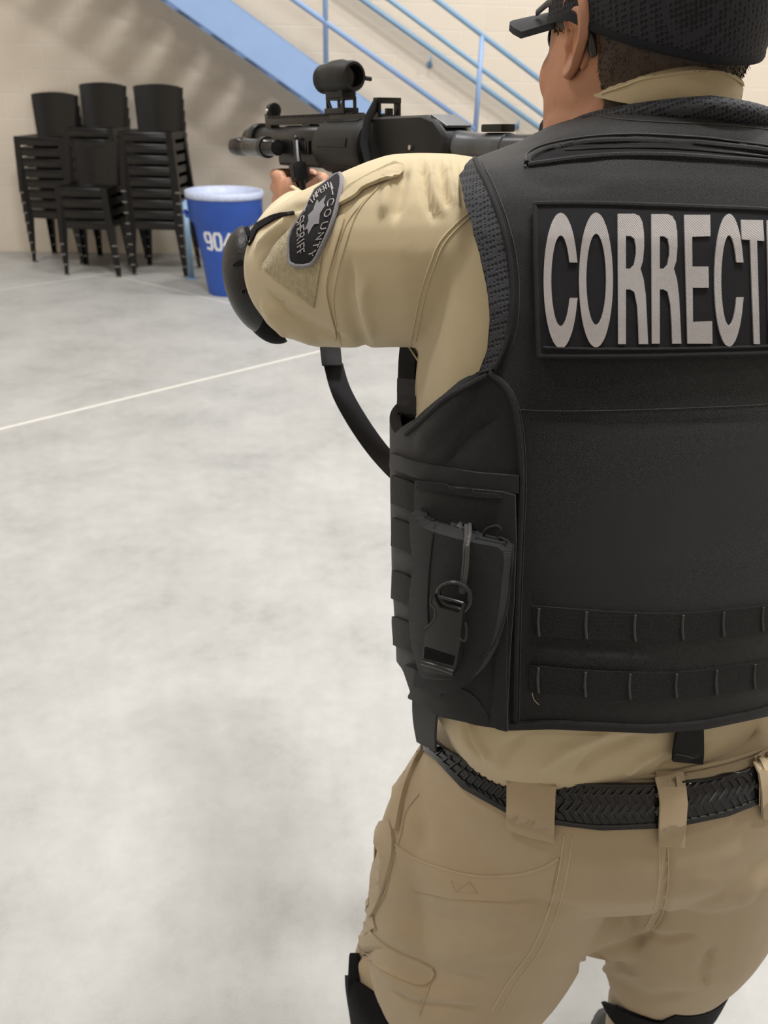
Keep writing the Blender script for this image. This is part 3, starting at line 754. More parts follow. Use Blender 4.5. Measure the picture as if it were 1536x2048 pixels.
    fr.box(W(-0.112, 0.013, -0.048), (0.006, 0.0022, 0.014), GR, 0.001); fr.box(W(-0.112, -0.018, -0.045), (0.006, 0.0022, 0.013), GR, 0.001); fr.box(W(-0.112, -0.002, -0.0330), (0.007, 0.018, 0.0035), GR, 0.001); fr.box(W(-0.112, -0.002, -0.054), (0.009, 0.014, 0.004), GR, 0.001); fr.box(W(-0.110, -0.006, -0.048), (0.003, 0.005, 0.006), GR, 0.001)
    sm(fr.obj('rear_sight', gm, t))
    # sling band looped round the housing
    b = B(); loop = [W(-0.114, 0.014, -0.034), W(-0.114, 0.030, -0.056), W(-0.115, 0.036, -0.085), W(-0.128, 0.034, -0.120), W(-0.140, 0.032, -0.150)]
    b.tube(loop, [(0.0018, 0.0065)]*5, 10); sm(b.obj('sling_loop', M['webbing'], t))
    # red dot sight on its two-legged mount
    s_ = B(); oct_ = []
    for tt, r, sh in ((-0.028, 0.0175, 0), (-0.024, 0.0195, 0), (-0.006, 0.0200, 0), (0.006, 0.0215, 0), (0.030, 0.0215, 0), (0.052, 0.0185, 0), (0.056, 0.0195, 0), (0.064, 0.0195, 0), (0.066, 0.018, 0)):
        n = 32; oct_.append([W(tt, r*math.sin(2*math.pi*k/n)*(0.96 if abs(tt-0.018) < 0.02 else 1), r*math.cos(2*math.pi*k/n)*(1+0.05*abs(math.cos(4*math.pi*k/n)) if abs(tt-0.018) < 0.02 else 1)) for k in range(n)])
    for tt, r in ((0.066, 0.0145), (0.058, 0.0142)): oct_.append([W(tt, r*math.sin(2*math.pi*k/32), r*math.cos(2*math.pi*k/32)) for k in range(32)])
    s_.loft(oct_, caps=False)
    back = [[W(tt, r*math.sin(2*math.pi*k/32), r*math.cos(2*math.pi*k/32)) for k in range(32)] for tt, r in ((-0.028, 0.0175), (-0.028, 0.0145), (-0.015, 0.0135))]
    s_.loft(back, caps=False)
    s_.box(W(0.015, 0, -0.021), (0.026, 0.0115, 0.008), GR, 0.002)
    rd = sm(s_.obj('red_dot_sight', gp_, t))
    b = B(); b.lathe([(0, 0), (0.0140, 0)], W(-0.014, 0, 0), RT, 32); b.obj('lens', M['glass'], rd); b = B(); b.lathe([(0, 0), (0.0144, 0)], W(0.058, 0, 0), RT, 32); b.obj('lens', M['glass'], rd)
    b = B(); b.lathe([(0.0105, 0.0), (0.0115, 0.001), (0.0115, 0.006), (0.0095, 0.009), (0, 0.009)], W(0.016, -0.0195, 0.0), GR @ Matrix.Rotation(math.pi/2, 3, 'X'), 24); b.tube([W(-0.024, -0.019, -0.002), W(-0.024, -0.029, -0.003)], 0.003, 10); sm(b.obj('turret_knob', gp_, rd))
    b = B(); b.box(W(0.014, 0, -0.0425), (0.030, 0.0125, 0.0035), GR, 0.001); b.box(W(0.014, 0, -0.0265), (0.026, 0.0115, 0.002), GR, 0.001)
    for tt in (-0.010, 0.014, 0.038):
        for s in (-1, 1):
            if tt == 0.014: continue
            b.box(W(tt, s*0.0095, -0.034), (0.0022, 0.0018, 0.0085), GR, 0.0005)
    b.bar(W(-0.012, 0.0095, -0.028), W(-0.002, 0.0095, -0.041), 0.0013, 0.0016); b.bar(W(0.036, 0.0095, -0.028), W(0.026, 0.0095, -0.041), 0.0013, 0.0016)
    sm(b.obj('sight_mount', gm, t))
    return t
GUN = launcher()
# the sling webbing hanging from the launcher to the wearer's side
def sling():
    top = [(640, 690, 0.93), (648, 730, 0.925), (665, 790, 0.92), (697, 850, 0.91), (735, 905, 0.89), (775, 950, 0.86), (815, 985, 0.83)]
    bot = [(680, 690, 0.95), (686, 730, 0.945), (702, 780, 0.94), (735, 838, 0.93), (772, 890, 0.91), (805, 925, 0.88), (840, 955, 0.85)]
    start_a = W(0.10, 0.02, -0.17); L = []
    A = [start_a] + [PD(*p) for p in top]; Bq = [start_a+Vector((0.03, 0.02, -0.005))] + [PD(*p) for p in bot]
    def cr(P):
        out = []; m = len(P)
        for i in range(m-1):
            p0 = P[max(i-1, 0)]; p1 = P[i]; p2 = P[i+1]; p3 = P[min(i+2, m-1)]
            for k in range(6):
                q = k/6; out.append(0.5*((2*p1)+(p2-p0)*q+(2*p0-5*p1+4*p2-p3)*q*q+(3*p1-p0-3*p2+p3)*q**3))
        return out+[P[-1]]
    A = cr(A); Bq = cr(Bq); b = B(); rings = []
    for p, q in zip(A, Bq):
        n = Vector((0.3, 0.9, 0.2)).normalized()*0.0011; rings.append([p-n, q-n, q+n, p+n])
    b.loft(rings)
    o = sm(b.obj('sling', M['webbing'], GUN)); o['label'] = 'black webbing carrying sling hanging in a curve'
sling()

# ------------------------------------------------------------------ the person
M['skin'] = mat('skin', (0.50, 0.25, 0.155), 0.48, spec=0.4, var=0.08, vscale=18, bump=0.12, bscale=500, sss=0.12)
M['shirt'] = weave_mat('khaki_shirt_cloth', (0.50, 0.41, 0.255), (0.57, 0.475, 0.31), scale=700, rough=0.75, strength=0.25, sheen=0.25, var=0.04)
M['pants'] = weave_mat('khaki_trouser_cloth', (0.40, 0.31, 0.195), (0.46, 0.365, 0.235), scale=700, rough=0.8, strength=0.25, sheen=0.2, var=0.04)
M['velcro'] = mat('khaki_loop_fabric', (0.40, 0.33, 0.175), 0.9, var=0.22, vscale=220, bump=1.0, bscale=900, sheen=0.5)
M['thread'] = mat('khaki_stitching', (0.52, 0.43, 0.27), 0.8)
M['cordura'] = weave_mat('black_vest_fabric', (0.003, 0.003, 0.0035), (0.024, 0.0248, 0.029), scale=430, rough=0.55, strength=0.9, sheen=0.13, ang=0.5, var=0.12, spec=0.2)
M['black_trim'] = weave_mat('black_binding', (0.005, 0.005, 0.006), (0.02, 0.02, 0.022), scale=600, rough=0.7, strength=0.7, sheen=0.03, ang=0.1)
M['molle'] = weave_mat('ribbed_webbing', (0.004, 0.004, 0.004), (0.022, 0.021, 0.021), scale=330, rough=0.65, strength=0.9, sheen=0.03, spec=0.2, ang=0.0)
M['greythread'] = mat('grey_stitching', (0.045, 0.043, 0.045), 0.8)
M['spacer'] = mesh_mat('black_spacer_mesh', (0.028, 0.030, 0.038), (0.002, 0.002, 0.003), 330)
M['capmesh'] = mesh_mat('navy_black_cap_mesh', (0.014, 0.015, 0.022), (0.001, 0.001, 0.002), 290)
M['capcloth'] = weave_mat('black_cap_cloth', (0.005, 0.006, 0.009), (0.012, 0.014, 0.02), scale=900, rough=0.85, strength=0.3, sheen=0.05)
M['embroidery'] = weave_mat('silver_embroidery', (0.40, 0.37, 0.37), (0.66, 0.62, 0.62), scale=520, rough=0.5, strength=1.0, sheen=0.3, ang=0.9, spec=0.5, var=0.1)
M['patchcloth'] = weave_mat('black_patch_twill', (0.004, 0.004, 0.006), (0.012, 0.012, 0.015), scale=600, rough=0.8, strength=0.4, sheen=0.02)
M['merrow'] = weave_mat('grey_merrowed_edge', (0.20, 0.19, 0.21), (0.42, 0.40, 0.44), scale=420, rough=0.7, strength=1.0, sheen=0.3)
M['leather'] = mat('black_belt_leather', (0.007, 0.007, 0.008), 0.34, spec=0.45, bump=0.3, bscale=300)
M['leatherplain'] = mat('tooled_black_leather', (0.006, 0.006, 0.007), 0.24, spec=0.6)
M['padshell'] = mat('hard_pad_shell', (0.011, 0.0105, 0.010), 0.36, spec=0.4, bump=0.25, bscale=300)
M['foam'] = mat('black_neoprene', (0.005, 0.005, 0.006), 0.8, spec=0.15, bump=0.3, bscale=200)
M['hair'] = mat('short_dark_hair', (0.060, 0.038, 0.026), 0.6, var=0.3, vscale=60)
M['bungee'] = mat('grey_elastic_cord', (0.045, 0.043, 0.042), 0.55, bump=0.4, bscale=900)
M['buckle'] = mat('glossy_black_acetal', (0.012, 0.012, 0.012), 0.3, spec=0.5)
M['eyewhite'] = mat('eye_white', (0.75, 0.72, 0.68), 0.2)
M['iris'] = mat('dark_brown_iris', (0.04, 0.02, 0.01), 0.1)
M['boot'] = mat('black_boot_leather', (0.01, 0.01, 0.01), 0.4, bump=0.3, bscale=120)
M['lightlens'] = mat('dark_eyewear_lens', (0.02, 0.02, 0.02), 0.08, spec=0.8)

PX0 = (0.20, 0.66, 0.0)
PER = thing('person', 'person seen from behind in khaki uniform, black vest and black cap, aiming a launcher', 'person', PX0)

PSI = math.radians(15)
Fd = Vector((-math.sin(PSI), math.cos(PSI), 0)); Rd = Vector((math.cos(PSI), math.sin(PSI), 0))
SEC = [  # z, Y of the spine's surface, half width, half depth
 (0.90, .535, .175, .128), (0.945, .530, .188, .138), (0.98, .528, .205, .152), (1.02, .534, .208, .150), (1.10, .548, .215, .15), (1.20, .568, .220, .15), (1.30, .592, .225, .146),
 (1.40, .618, .222, .132), (1.45, .634, .208, .118), (1.47, .645, .198, .106), (1.488, .657, .182, .095), (1.498, .668, .155, .085),
 (1.509, .682, .127, .072), (1.520, .70, .097, .055), (1.531, .72, .07, .035)]
SECa = np.array(SEC)
def sec(z):
    return [float(np.interp(z, SECa[:, 0], SECa[:, k])) for k in (1, 2, 3)]
def tring(z, grow=0.0, n=96, ex=2.5):
    yb, a, bb = sec(z); c = Vector((0.277, yb, z)) + Fd*bb; a += grow; bb += grow; out = []
    for k in range(n):
        t = 2*math.pi*k/n; ct, st = math.cos(t), math.sin(t)
        x = a*math.copysign(abs(ct)**(2/ex), ct); y = bb*math.copysign(abs(st)**(2/ex), st)
        out.append(c + Rd*x + Fd*y)
    return out
def form(z0, z1, nz, grow=0.0, n=96, ex=2.5):
    b = B(); b.loft([tring(z0+(z1-z0)*i/(nz-1), grow, n, ex) for i in range(nz)]); return b

def limb(b, pts, n=20):
    """pts: (Vector, r) with rounded ends"""
    P = [p[0] for p in pts]; Rr = [p[1] for p in pts]
    d0 = (P[0]-P[1]).normalized(); d1 = (P[-1]-P[-2]).normalized(); r0 = Rr[0] if not isinstance(Rr[0], tuple) else min(Rr[0]); r1 = Rr[-1] if not isinstance(Rr[-1], tuple) else min(Rr[-1])
    def sc(r, f): return (r[0]*f, r[1]*f) if isinstance(r, tuple) else r*f
    P = [P[0]+d0*r0*0.9, P[0]+d0*r0*0.6]+P+[P[-1]+d1*r1*0.6, P[-1]+d1*r1*0.9]
    Rr = [sc(Rr[0], 0.4), sc(Rr[0], 0.8)]+Rr+[sc(Rr[-1], 0.8), sc(Rr[-1], 0.4)]
    return b.tube(P, Rr, n)
def dense(pts, k=4):
    out = []; m = len(pts)
    for i in range(m-1):
        p0 = pts[max(i-1, 0)]; p1 = pts[i]; p2 = pts[i+1]; p3 = pts[min(i+2, m-1)]
        for j in range(k):
            t = j/k; out.append((0.5*((2*p1[0])+(p2[0]-p0[0])*t+(2*p0[0]-5*p1[0]+4*p2[0]-p3[0])*t*t+(3*p1[0]-p0[0]-3*p2[0]+p3[0])*t**3), p1[1]+(p2[1]-p1[1])*t))
    return out+[pts[-1]]

# ---- joints
armL = [(PD(1010, 505, .74), .076), (PD(900, 506, .715), .084), (PD(810, 508, .735), .088), (PD(725, 525, .765), .084), (PD(650, 540, .80), .079), (PD(612, 545, .82), .072), (PD(586, 552, .85), .052)]
foreL = [(PD(584, 545, .855), .052), (PD(580, 500, .93), .050), (PD(590, 462, 1.00), .044), (PD(602, 436, 1.07), .036)]
wristL = W(0.118, 0.040, -0.215)
ELB_L = PD(548, 552, .865); WR_L = wristL
shR = Vector((0.277, .66, 1.44)) + Rd*0.175 + Fd*0.10
elR = shR + Vector((0.115, 0.17, -0.10)); wrR = W(-0.245, -0.045, -0.175)
armR = [(shR-Rd*0.05, .085), (shR+Rd*0.01+Fd*0.01, .085), (shR.lerp(elR, .5), .077), (elR, .062)]
foreR = [(elR, .058), (elR.lerp(wrR, .5), .05), (elR.lerp(wrR, .85), .04)]
# legs
hipL = Vector((0.175, .655, .80)); hipR = Vector((0.385, .665, .80))
kneeL = PY(812, 1985, .64); kneeR = PY(1318, 1985, .66)
ankL = Vector((kneeL.x-0.02, .60, .09)); ankR = Vector((kneeR.x+0.01, .61, .09))

# ---- body: one continuous skin
HC = Vector((0.225, 0.805, 1.585)); HA = math.radians(23); HT = math.radians(0)
HR = Matrix.Rotation(HA, 3, 'Z') @ Matrix.Rotation(HT, 3, 'X')      # head: x right, y face, z up
def Hh(x, y, z): return HC + HR @ Vector((x, y, z))
def hring(z, yb, yf, hw, n=40, ex=2.3):
    cy = (yb+yf)/2; hl = (yf-yb)/2
    return [Hh(hw*math.copysign(abs(math.cos(t))**(2/ex), math.cos(t)), cy+hl*math.copysign(abs(math.sin(t))**(2/ex), math.sin(t)), z) for t in [2*math.pi*k/n for k in range(n)]]
def ball(b, c, r, R=None, n=16):
    prof = [(max(1e-6, math.sin(math.pi*k/n)), -math.cos(math.pi*k/n)) for k in range(n+1)]
    R = R or Matrix.Identity(3); S = R @ Matrix.Diagonal(Vector(r) if isinstance(r, (tuple, list)) else Vector((r, r, r)))
    b.lathe([(p[0], p[1]) for p in prof], c, S, 20); return b
hb = B()
hb.loft([hring(*q) for q in [(-.118, .035, .062, .014), (-.116, .005, .080, .046), (-.095, -.015, .090, .063), (-.07, -.045, .092, .069), (-.04, -.068, .094, .075), (-.01, -.085, .096, .076),
        (.02, -.097, .096, .077), (.05, -.102, .097, .079), (.08, -.098, .092, .076), (.105, -.083, .076, .066), (.125, -.055, .05, .045), (.134, -.02, .02, .018)]])
ball(hb, Hh(0, .100, .028), (.030, .010, .008), HR)                    # brow
for s in (-1, 1):
    ball(hb, Hh(s*.048, .060, -.022), (.020, .022, .026), HR)              # cheekbones
    ball(hb, Hh(s*.010, .106, -.036), (.008, .009, .007), HR)            # nostril wings
    ball(hb, Hh(s*.060, .015, -.070), (.017, .040, .034), HR)            # jaw muscle
hb.tube([Hh(0, .094, .022), Hh(0, .103, -.005), Hh(0, .112, -.030), Hh(0, .106, -.042)], [.008, .010, .012, .008], 12)
ball(hb, Hh(0, .098, -.064), (.024, .009, .006), HR); ball(hb, Hh(0, .096, -.074), (.020, .009, .006), HR); ball(hb, Hh(0, .086, -.100), (.018, .012, .012), HR)
# neck down to the collar
limb(hb, [(Hh(-.0, -.020, -.02), .066), (Hh(-.006, -.008, -.07), .069), (Hh(-.018, .008, -.115), .074), (Vector((0.226, .79, 1.46)), .084), (Vector((0.255, .765, 1.38)), .09)], 24)
# trunk, arms, legs under the clothes
hb.loft([tring(z, -0.035, 48) for z in np.linspace(0.98, 1.49, 24)])
limb(hb, [(p, r*0.72) for p, r in armL]); limb(hb, [(p, r*0.72) for p, r in foreL]+[(WR_L, .028)])
limb(hb, [(p, r*0.72) for p, r in armR]); limb(hb, [(p, r*0.72) for p, r in foreR]+[(wrR, .028)])
hb.loft([[Vector((.28, .672, z)) + Rd*(a*math.cos(2*math.pi*k/40)) + Fd*(bb*math.sin(2*math.pi*k/40)) for k in range(40)] for z, a, bb in ((.72, .10, .07), (.76, .15, .09), (.84, .165, .10), (.94, .15, .085), (1.02, .15, .09))])
for hp, kn, an in ((hipL, kneeL, ankL), (hipR, kneeR, ankR)):
    limb(hb, [(hp, .080), (hp.lerp(kn, .5), .065), (kn+Vector((0, .01, 0)), .045), (kn.lerp(an, .35)+Vector((0, .01, 0)), .040), (kn.lerp(an, .8), .032), (an, .032)])
# hands
def fing(b, pts, rs): limb(b, [(W(*p), r) for p, r in zip(pts, rs)], 12)
# left: fist round the foregrip, back of the hand to the left
MC = []
for i in range(4):
    u = -0.134-0.0195*i; k = (0.0, 0.002, 0.0, -0.004)[i]; r = (.0094, .0096, .0092, .0082)[i]
    mcp = (0.150+k, 0.043, u-0.002); MC.append(mcp)
    fing(hb, [mcp, (0.186+k, 0.036, u), (0.200+k, 0.012, u), (0.192+k, -0.018, u), (0.170+k, -0.028, u)], [r+.0012, r, r, r*.95, r*.85])
    limb(hb, [(WR_L, .022), (W(0.125, 0.042, -0.195), .016), (W(*mcp), r+.002)], 12)
ball(hb, W(0.128, 0.038, -0.166), (.022, .014, .032), GR)
fing(hb, [(0.118, 0.030, -0.188), (0.112, 0.014, -0.160), (0.116, -0.010, -0.146), (0.134, -0.028, -0.140), (0.152, -0.030, -0.138)], [.017, .0145, .0115, .0105, .009])
# right: on the pistol grip, thumb crossing to the left side
for i in range(4):
    u = -0.158-0.019*i; t0 = -0.205-0.006*i; r = (.0094, .0096, .0092, .0082)[i]
    mcp = (t0-0.028, -0.034, u)
    if i == 0: pts = [mcp, (t0+0.015, -0.030, u+.004), (t0+0.040, -0.020, u+.006), (t0+0.052, -0.006, u+.006)]
    else: pts = [mcp, (t0+0.020, -0.028, u), (t0+0.034, -0.004, u), (t0+0.020, 0.020, u)]
    fing(hb, pts, [r+.001, r, r*.97, r*.88]); limb(hb, [(wrR, .022), (W(*mcp), r+.003)], 12)
fing(hb, [(-0.252, -0.022, -0.172), (-0.252, 0.004, -0.146), (-0.236, 0.030, -0.134), (-0.210, 0.040, -0.128), (-0.190, 0.040, -0.126)], [.016, .0145, .0125, .0118, .010])
bV, bF = fuse(hb, 0.0026, 7, 0.5)

# ---- ears: relief discs with rim, fold, bowl and lobe
def ear(side):
    b = B(); ni, nj = 18, 56
    out = [(0.000, .034), (.014, .030), (.019, .016), (.018, .000), (.012, -.014), (.003, -.026), (-.006, -.031), (-.012, -.026), (-.012, -.012), (-.013, .004), (-.014, .020), (-.010, .031)]
    O = smooth_poly([(x*1.28, y) for x, y in out], 5)          # x: backwards, y: up
    cx, cy = (0.001, 0.0); V = []
    fl = math.radians(12)
    for j in range(len(O)):
        for i in range(ni):
            f = i/(ni-1); x = cx+(O[j][0]-cx)*f; y = cy+(O[j][1]-cy)*f
            back = max(0, O[j][0]/.02) + max(0, O[j][1]/.045)
            h = 0.0
            rim = math.exp(-((f-.90)/.085)**2)*.0052*min(1, .35+back)
            groove = -math.exp(-((f-.74)/.07)**2)*.0022*min(1, back)
            anti = math.exp(-((f-.60)/.08)**2)*.0030*min(1, back+.2)
            bowl = -.0115*math.exp(-(((x+.004)/.0085)**2+((y+.004)/.012)**2))
            tragus = .0050*math.exp(-(((x+.012)/.0035)**2+((y+.004)/.006)**2))
            lobe = .0030*math.exp(-(((x+.005)/.008)**2+((y+.024)/.008)**2))
            edge = -.0035*max(0, (f-.93)/.07)**2
            h = rim+groove+anti+bowl+tragus+lobe+edge
            off = (x+.014)*math.sin(fl)*1.0
            V.append((x*math.cos(fl), y, .004+off+h))
    nb = len(V)
    for j in range(len(O)):
        for i in range(ni):
            v = V[j*ni+i]; f = i/(ni-1); V.append((v[0], v[1], v[2]-.0035-.006*(1-f)**.6 if f < .999 else v[2]-.0025))
    m = len(O); F = []
    for j in range(m):
        q = (j+1) % m
        for i in range(ni-1):
            F.append((j*ni+i, j*ni+i+1, q*ni+i+1, q*ni+i)); F.append((nb+j*ni+i, nb+q*ni+i, nb+q*ni+i+1, nb+j*ni+i+1))
        F.append((j*ni+ni-1, nb+j*ni+ni-1, nb+q*ni+ni-1, q*ni+ni-1))
    ti = math.radians(-3)
    W_ = []
    for (x, y, h) in V:
        xb = x*math.cos(ti)+y*math.sin(ti); yy = y*math.cos(ti)-x*math.sin(ti)
        W_.append(Hh(side*(.0755+h+max(0, yy)*.12), -.004-xb, .006+yy))
    return W_, F
allV = [Vector(v) for v in bV]; allF = list(bF)
for s in (-1, 1):
    ev, ef = ear(s); k = len(allV); allV += ev; allF += [tuple(i+k for i in f) for f in ef]
    bb = B(); ball(bb, Hh(s*.0755, -.013, .004), (.006, .008, .022), HR); k = len(allV); allV += bb.V; allF += [tuple(i+k for i in f) for f in bb.F]
mk('body', allV, allF, M['skin'], PER, smooth=True)
for s in (-1, 1):
    b = B(); ball(b, Hh(s*.031, .087, .004), .012); e = b.obj('eye', M['eyewhite'], PER, smooth=True)
    b = B(); ball(b, Hh(s*.031, .0945, .004), .0055); b.obj('iris', M['iris'], e, smooth=True)

# ---- hair: a short cropped shell with fine strands
headB = B(); headB.V = [Vector(v) for v in bV]; headB.F = list(bF)
hv = np.array(bV); N0 = vnormals(hv, bF); loc = (hv-np.array(HC)) @ np.array(HR)
x_, y_, z_ = loc[:, 0], loc[:, 1], loc[:, 2]
nz = np.sin(x_*900)*0.001+np.sin(z_*700+1)*0.001
# hairline: sideburn in front of the ear, round behind the ear, nape
low = np.where(y_ > .01, .012+(y_-.01)*2.6, np.where(y_ > -.030, .045, -.128+np.clip((y_+.062)*3.6, 0, .17)))
low = np.where((y_ > .008) & (y_ < .042), .014, low)
g = z_-low+nz
g = np.minimum(g, .20-np.abs(z_)); g = np.minimum(g, .13-np.hypot(x_, y_)); g = np.where(y_ > .05, -1, g); g = np.minimum(g, z_+.125)
hV, hF = clip_mesh(hv, bF, g)
nn = vnormals(hV, hF)
V2, F2 = thicken(hV, hF, .0022, .0006, nn)
hair = mk('hair', V2, F2, M['hair'], PER, smooth=True)
rs = np.random.RandomState(3)
hVn = np.array([tuple(v) for v in hV]); b = B(); hl = (hVn-np.array(HC)) @ np.array(HR)
cand = np.where(hl[:, 2] < .065)[0]
for q in range(12000):
    i = cand[rs.randint(len(cand))]; p = Vector(hVn[i])+Vector(rs.uniform(-.0015, .0015, 3)); n = Vector(nn[i])
    d = (HR @ Vector((0, -.35, -1)))*.8 + n*.45 + Vector(rs.uniform(-.25, .25, 3)); d.normalize()
    s = d.cross(n); s.normalize(); s *= .00016; L = rs.uniform(.003, .006); p = p + n*.001
    k = len(b.V); b.V += [p-s, p+s, p+d*L*.6+n*.0004, p+d*L-n*.0008]; b.F += [(k, k+1, k+2), (k, k+2, k+3)]
st = b.obj('hair_strands', M['hair'], hair); st['kind'] = 'stuff'
# stubble on the jaw is left to the skin tone

# ---- cap: mesh crown, cloth band, curved bill, strap
cp = B(); nr = 13
CT = Matrix.Rotation(math.radians(19), 3, 'X')
def Hc(x, y, z): return HC + HR @ Vector((x, y - max(0, z-.03)*(.12 if y < 0 else .03), z - .008 + (.30*y if y < 0 else 0)))
def cring(z, k, sx=.0865, sy=.102, n=56):
    return [Hc(sx*k*math.cos(t), -.003+sy*k*math.sin(t)*(1.0 if math.sin(t) > 0 else 1.0), z) for t in [2*math.pi*j/n for j in range(n)]]
outer = [cring(z, k) for z, k in ((.030, 1.0), (.034, 1.012), (.055, 1.03), (.08, 1.025), (.105, .98), (.128, .89), (.143, .75), (.152, .52), (.156, .25), (.157, .02))]
inner = [cring(z, k) for z, k in ((.15, .3), (.12, .82), (.08, .955), (.034, .985), (.030, .988))]
cp.loft(outer+inner, caps=False)
fm = []
cap = cp.obj('cap', M['capmesh'], PER, smooth=True); cap['label'] = 'black mesh-backed cap'
b = B(); b.loft([cring(z, k) for z, k in ((.0275, .992), (.0265, 1.008), (.028, 1.016), (.031, 1.016), (.0325, 1.010))], caps=False); sm(b.obj('cap_band', M['capcloth'], cap))
# bill
b = B(); top = []; nb_ = 15; mrows = 8; V = []
for sgn in (1, -1):
    for i in range(mrows):
        f = i/(mrows-1)
        for j in range(nb_):
            u = j/(nb_-1)*2-1; a = u*1.15
            r0x, r0y = .084*math.sin(a), -.006+.104*math.cos(a)
            ext_ = .088*math.cos(u*1.30)**.55
            x = r0x*(1+.10*f); y = r0y+ext_*f
            z = .042 - .017*u*u - .004*f - (.002*u*u*f) + sgn*.0028
            V.append(Hc(x, y, z))
K = mrows*nb_; F = []
for i in range(mrows-1):
    for j in range(nb_-1):
        a = i*nb_+j; F.append((a, a+1, a+nb_+1, a+nb_)); F.append((K+a, K+a+nb_, K+a+nb_+1, K+a+1))
for j in range(nb_-1): F += [(j, K+j, K+j+1, j+1), ((mrows-1)*nb_+j, (mrows-1)*nb_+j+1, K+(mrows-1)*nb_+j+1, K+(mrows-1)*nb_+j)]
for i in range(mrows-1): F += [(i*nb_, (i+1)*nb_, K+(i+1)*nb_, K+i*nb_), (i*nb_+nb_-1, K+i*nb_+nb_-1, K+(i+1)*nb_+nb_-1, (i+1)*nb_+nb_-1)]
b.add(V, F); sm(b.obj('bill', M['capcloth'], cap))
b = B(); ball(b, Hc(0, -.006, .158), (.007, .007, .004)); b.obj('cap_button', M['capcloth'], cap, smooth=True)

# ---- eyewear: temples hooked over the ears, lenses at the front
ew = B()
ew.tube([Hh(s_*1.0, y, z) for s_, y, z in ((-.066, .085, .030), (-.078, .05, .034), (-.082, .0, .036), (-.0815, -.012, .030), (-.080, -.022, .012), (-.0785, -.028, -.004), (-.0775, -.030, -.008))], [(.0015, .003), (.0015, .003), (.0018, .003), (.0022, .0032), (.003, .004), (.0036, .0046), (.0022, .003)], 12)
eg = sm(ew.obj('eyewear', M['buckle'], PER)); eg['label'] = 'black eyewear with temple tips behind the ears'
ew = B(); ew.tube([Hh(s_*1.0, y, z) for s_, y, z in ((.066, .085, .030), (.078, .05, .034), (.082, .0, .036), (.0815, -.012, .030), (.080, -.022, .012), (.0775, -.030, -.008))], [(.0015, .003), (.0015, .003), (.0018, .003), (.0022, .0032), (.003, .004), (.0022, .003)], 12)
sm(ew.obj('temple', M['buckle'], eg))
for s in (-1, 1):
    b = B(); rings = []
    for f in (0, 1):
        rings.append([Hh(s*(.030+.017*math.cos(t)), .1015-.011*abs((.030+.017*math.cos(t))/.047)**2+f*.0018, .012+.013*math.sin(t)) for t in [2*math.pi*k/24 for k in range(24)]])
    b.loft(rings); sm(b.obj('lens', M['lightlens'], eg))

# ------------------------------------------------------------------ shirt
shb = B(); shb.loft([tring(z, -0.012, 72) for z in np.linspace(0.90, 1.50, 40)])
limb(shb, dense(armL, 3), 28)
limb(shb, dense(foreL+[(foreL[-1][0].lerp(WR_L, .55)-Vector((0, 0, .006)), .031)], 3), 24)
limb(shb, dense(armR, 3), 28); limb(shb, dense(foreR, 3), 24)
sV, sF = fuse(shb, 0.0036, 9, 0.5)
FOLDS = [
 ([(842, 322), (850, 375), (868, 440)], 9, -.0030), ([(858, 322), (868, 380), (884, 430)], 8, .0022),
 ([(875, 320), (884, 370), (895, 415)], 8, -.0026), ([(893, 320), (903, 370), (912, 410)], 8, .0020), ([(908, 320), (918, 375), (925, 420)], 7, -.0024),
 ([(815, 330), (800, 380), (790, 440)], 12, -.0025), ([(790, 345), (775, 390), (765, 430)], 12, .002),
 ([(700, 520), (695, 590), (712, 660), (735, 702)], 16, -.0042), ([(730, 560), (728, 620), (745, 680)], 16, .0026),
 ([(540, 585), (580, 625), (640, 660), (690, 680)], 12, -.0040), ([(535, 610), (575, 655), (640, 690)], 12, .0030),
 ([(520, 470), (545, 440), (590, 415), (630, 408)], 9, -.0035), ([(512, 500), (540, 470), (575, 440), (615, 425)], 9, .0035),
 ([(520, 540), (545, 490), (580, 455)], 8, -.003), ([(525, 600), (545, 640), (580, 672)], 10, .003),
 ([(800, 720), (805, 780), (815, 850)], 7, -.0025), ([(785, 705), (795, 740), (800, 800)], 6, .002),
 ([(925, 1440), (935, 1480), (960, 1520)], 7, -.004), ([(940, 1440), (952, 1480), (985, 1525)], 7, .004), ([(1050, 1470), (1010, 1500), (1000, 1540)], 12, -.003),
 ([(1290, 1470), (1200, 1500), (1150, 1545)], 12, -.0035), ([(1220, 1465), (1130, 1500), (1080, 1540)], 12, .003), ([(1330, 1500), (1280, 1525), (1250, 1550)], 9, .003), ([(1420, 1490), (1360, 1520), (1310, 1545)], 10, -.003)]
sV = crease(sV, sF, [(a, c, d*(2.3 if a[0][1] < 350 else 1.5)) for a, c, d in FOLDS])
SH_ = mk('shirt', [Vector(v) for v in sV], sF, M['shirt'], PER, smooth=True)
bvS = bvh_of(sV, sF)
b = B(); P1 = [(938, 425), (905, 455), (878, 487), (860, 530), (842, 585), (828, 650), (815, 720), (803, 790)]
cord(b, P1, bvS, .0008, .0002); sm(b.obj('seam', M['thread'], SH_))
b = B(); cord(b, [(x+9, y+3) for x, y in P1], bvS, .0007, .0002); sm(b.obj('seam', M['thread'], SH_))
b = B(); cord(b, [(760, 372), (715, 425), (688, 500), (670, 570), (668, 620), (682, 690)], bvS, .0010, .0002); sm(b.obj('seam', M['shirt'], SH_))
b = B(); cord(b, [(735, 395), (695, 445), (668, 520), (648, 590), (640, 620)], bvS, .0008, .0002); sm(b.obj('seam', M['shirt'], SH_))
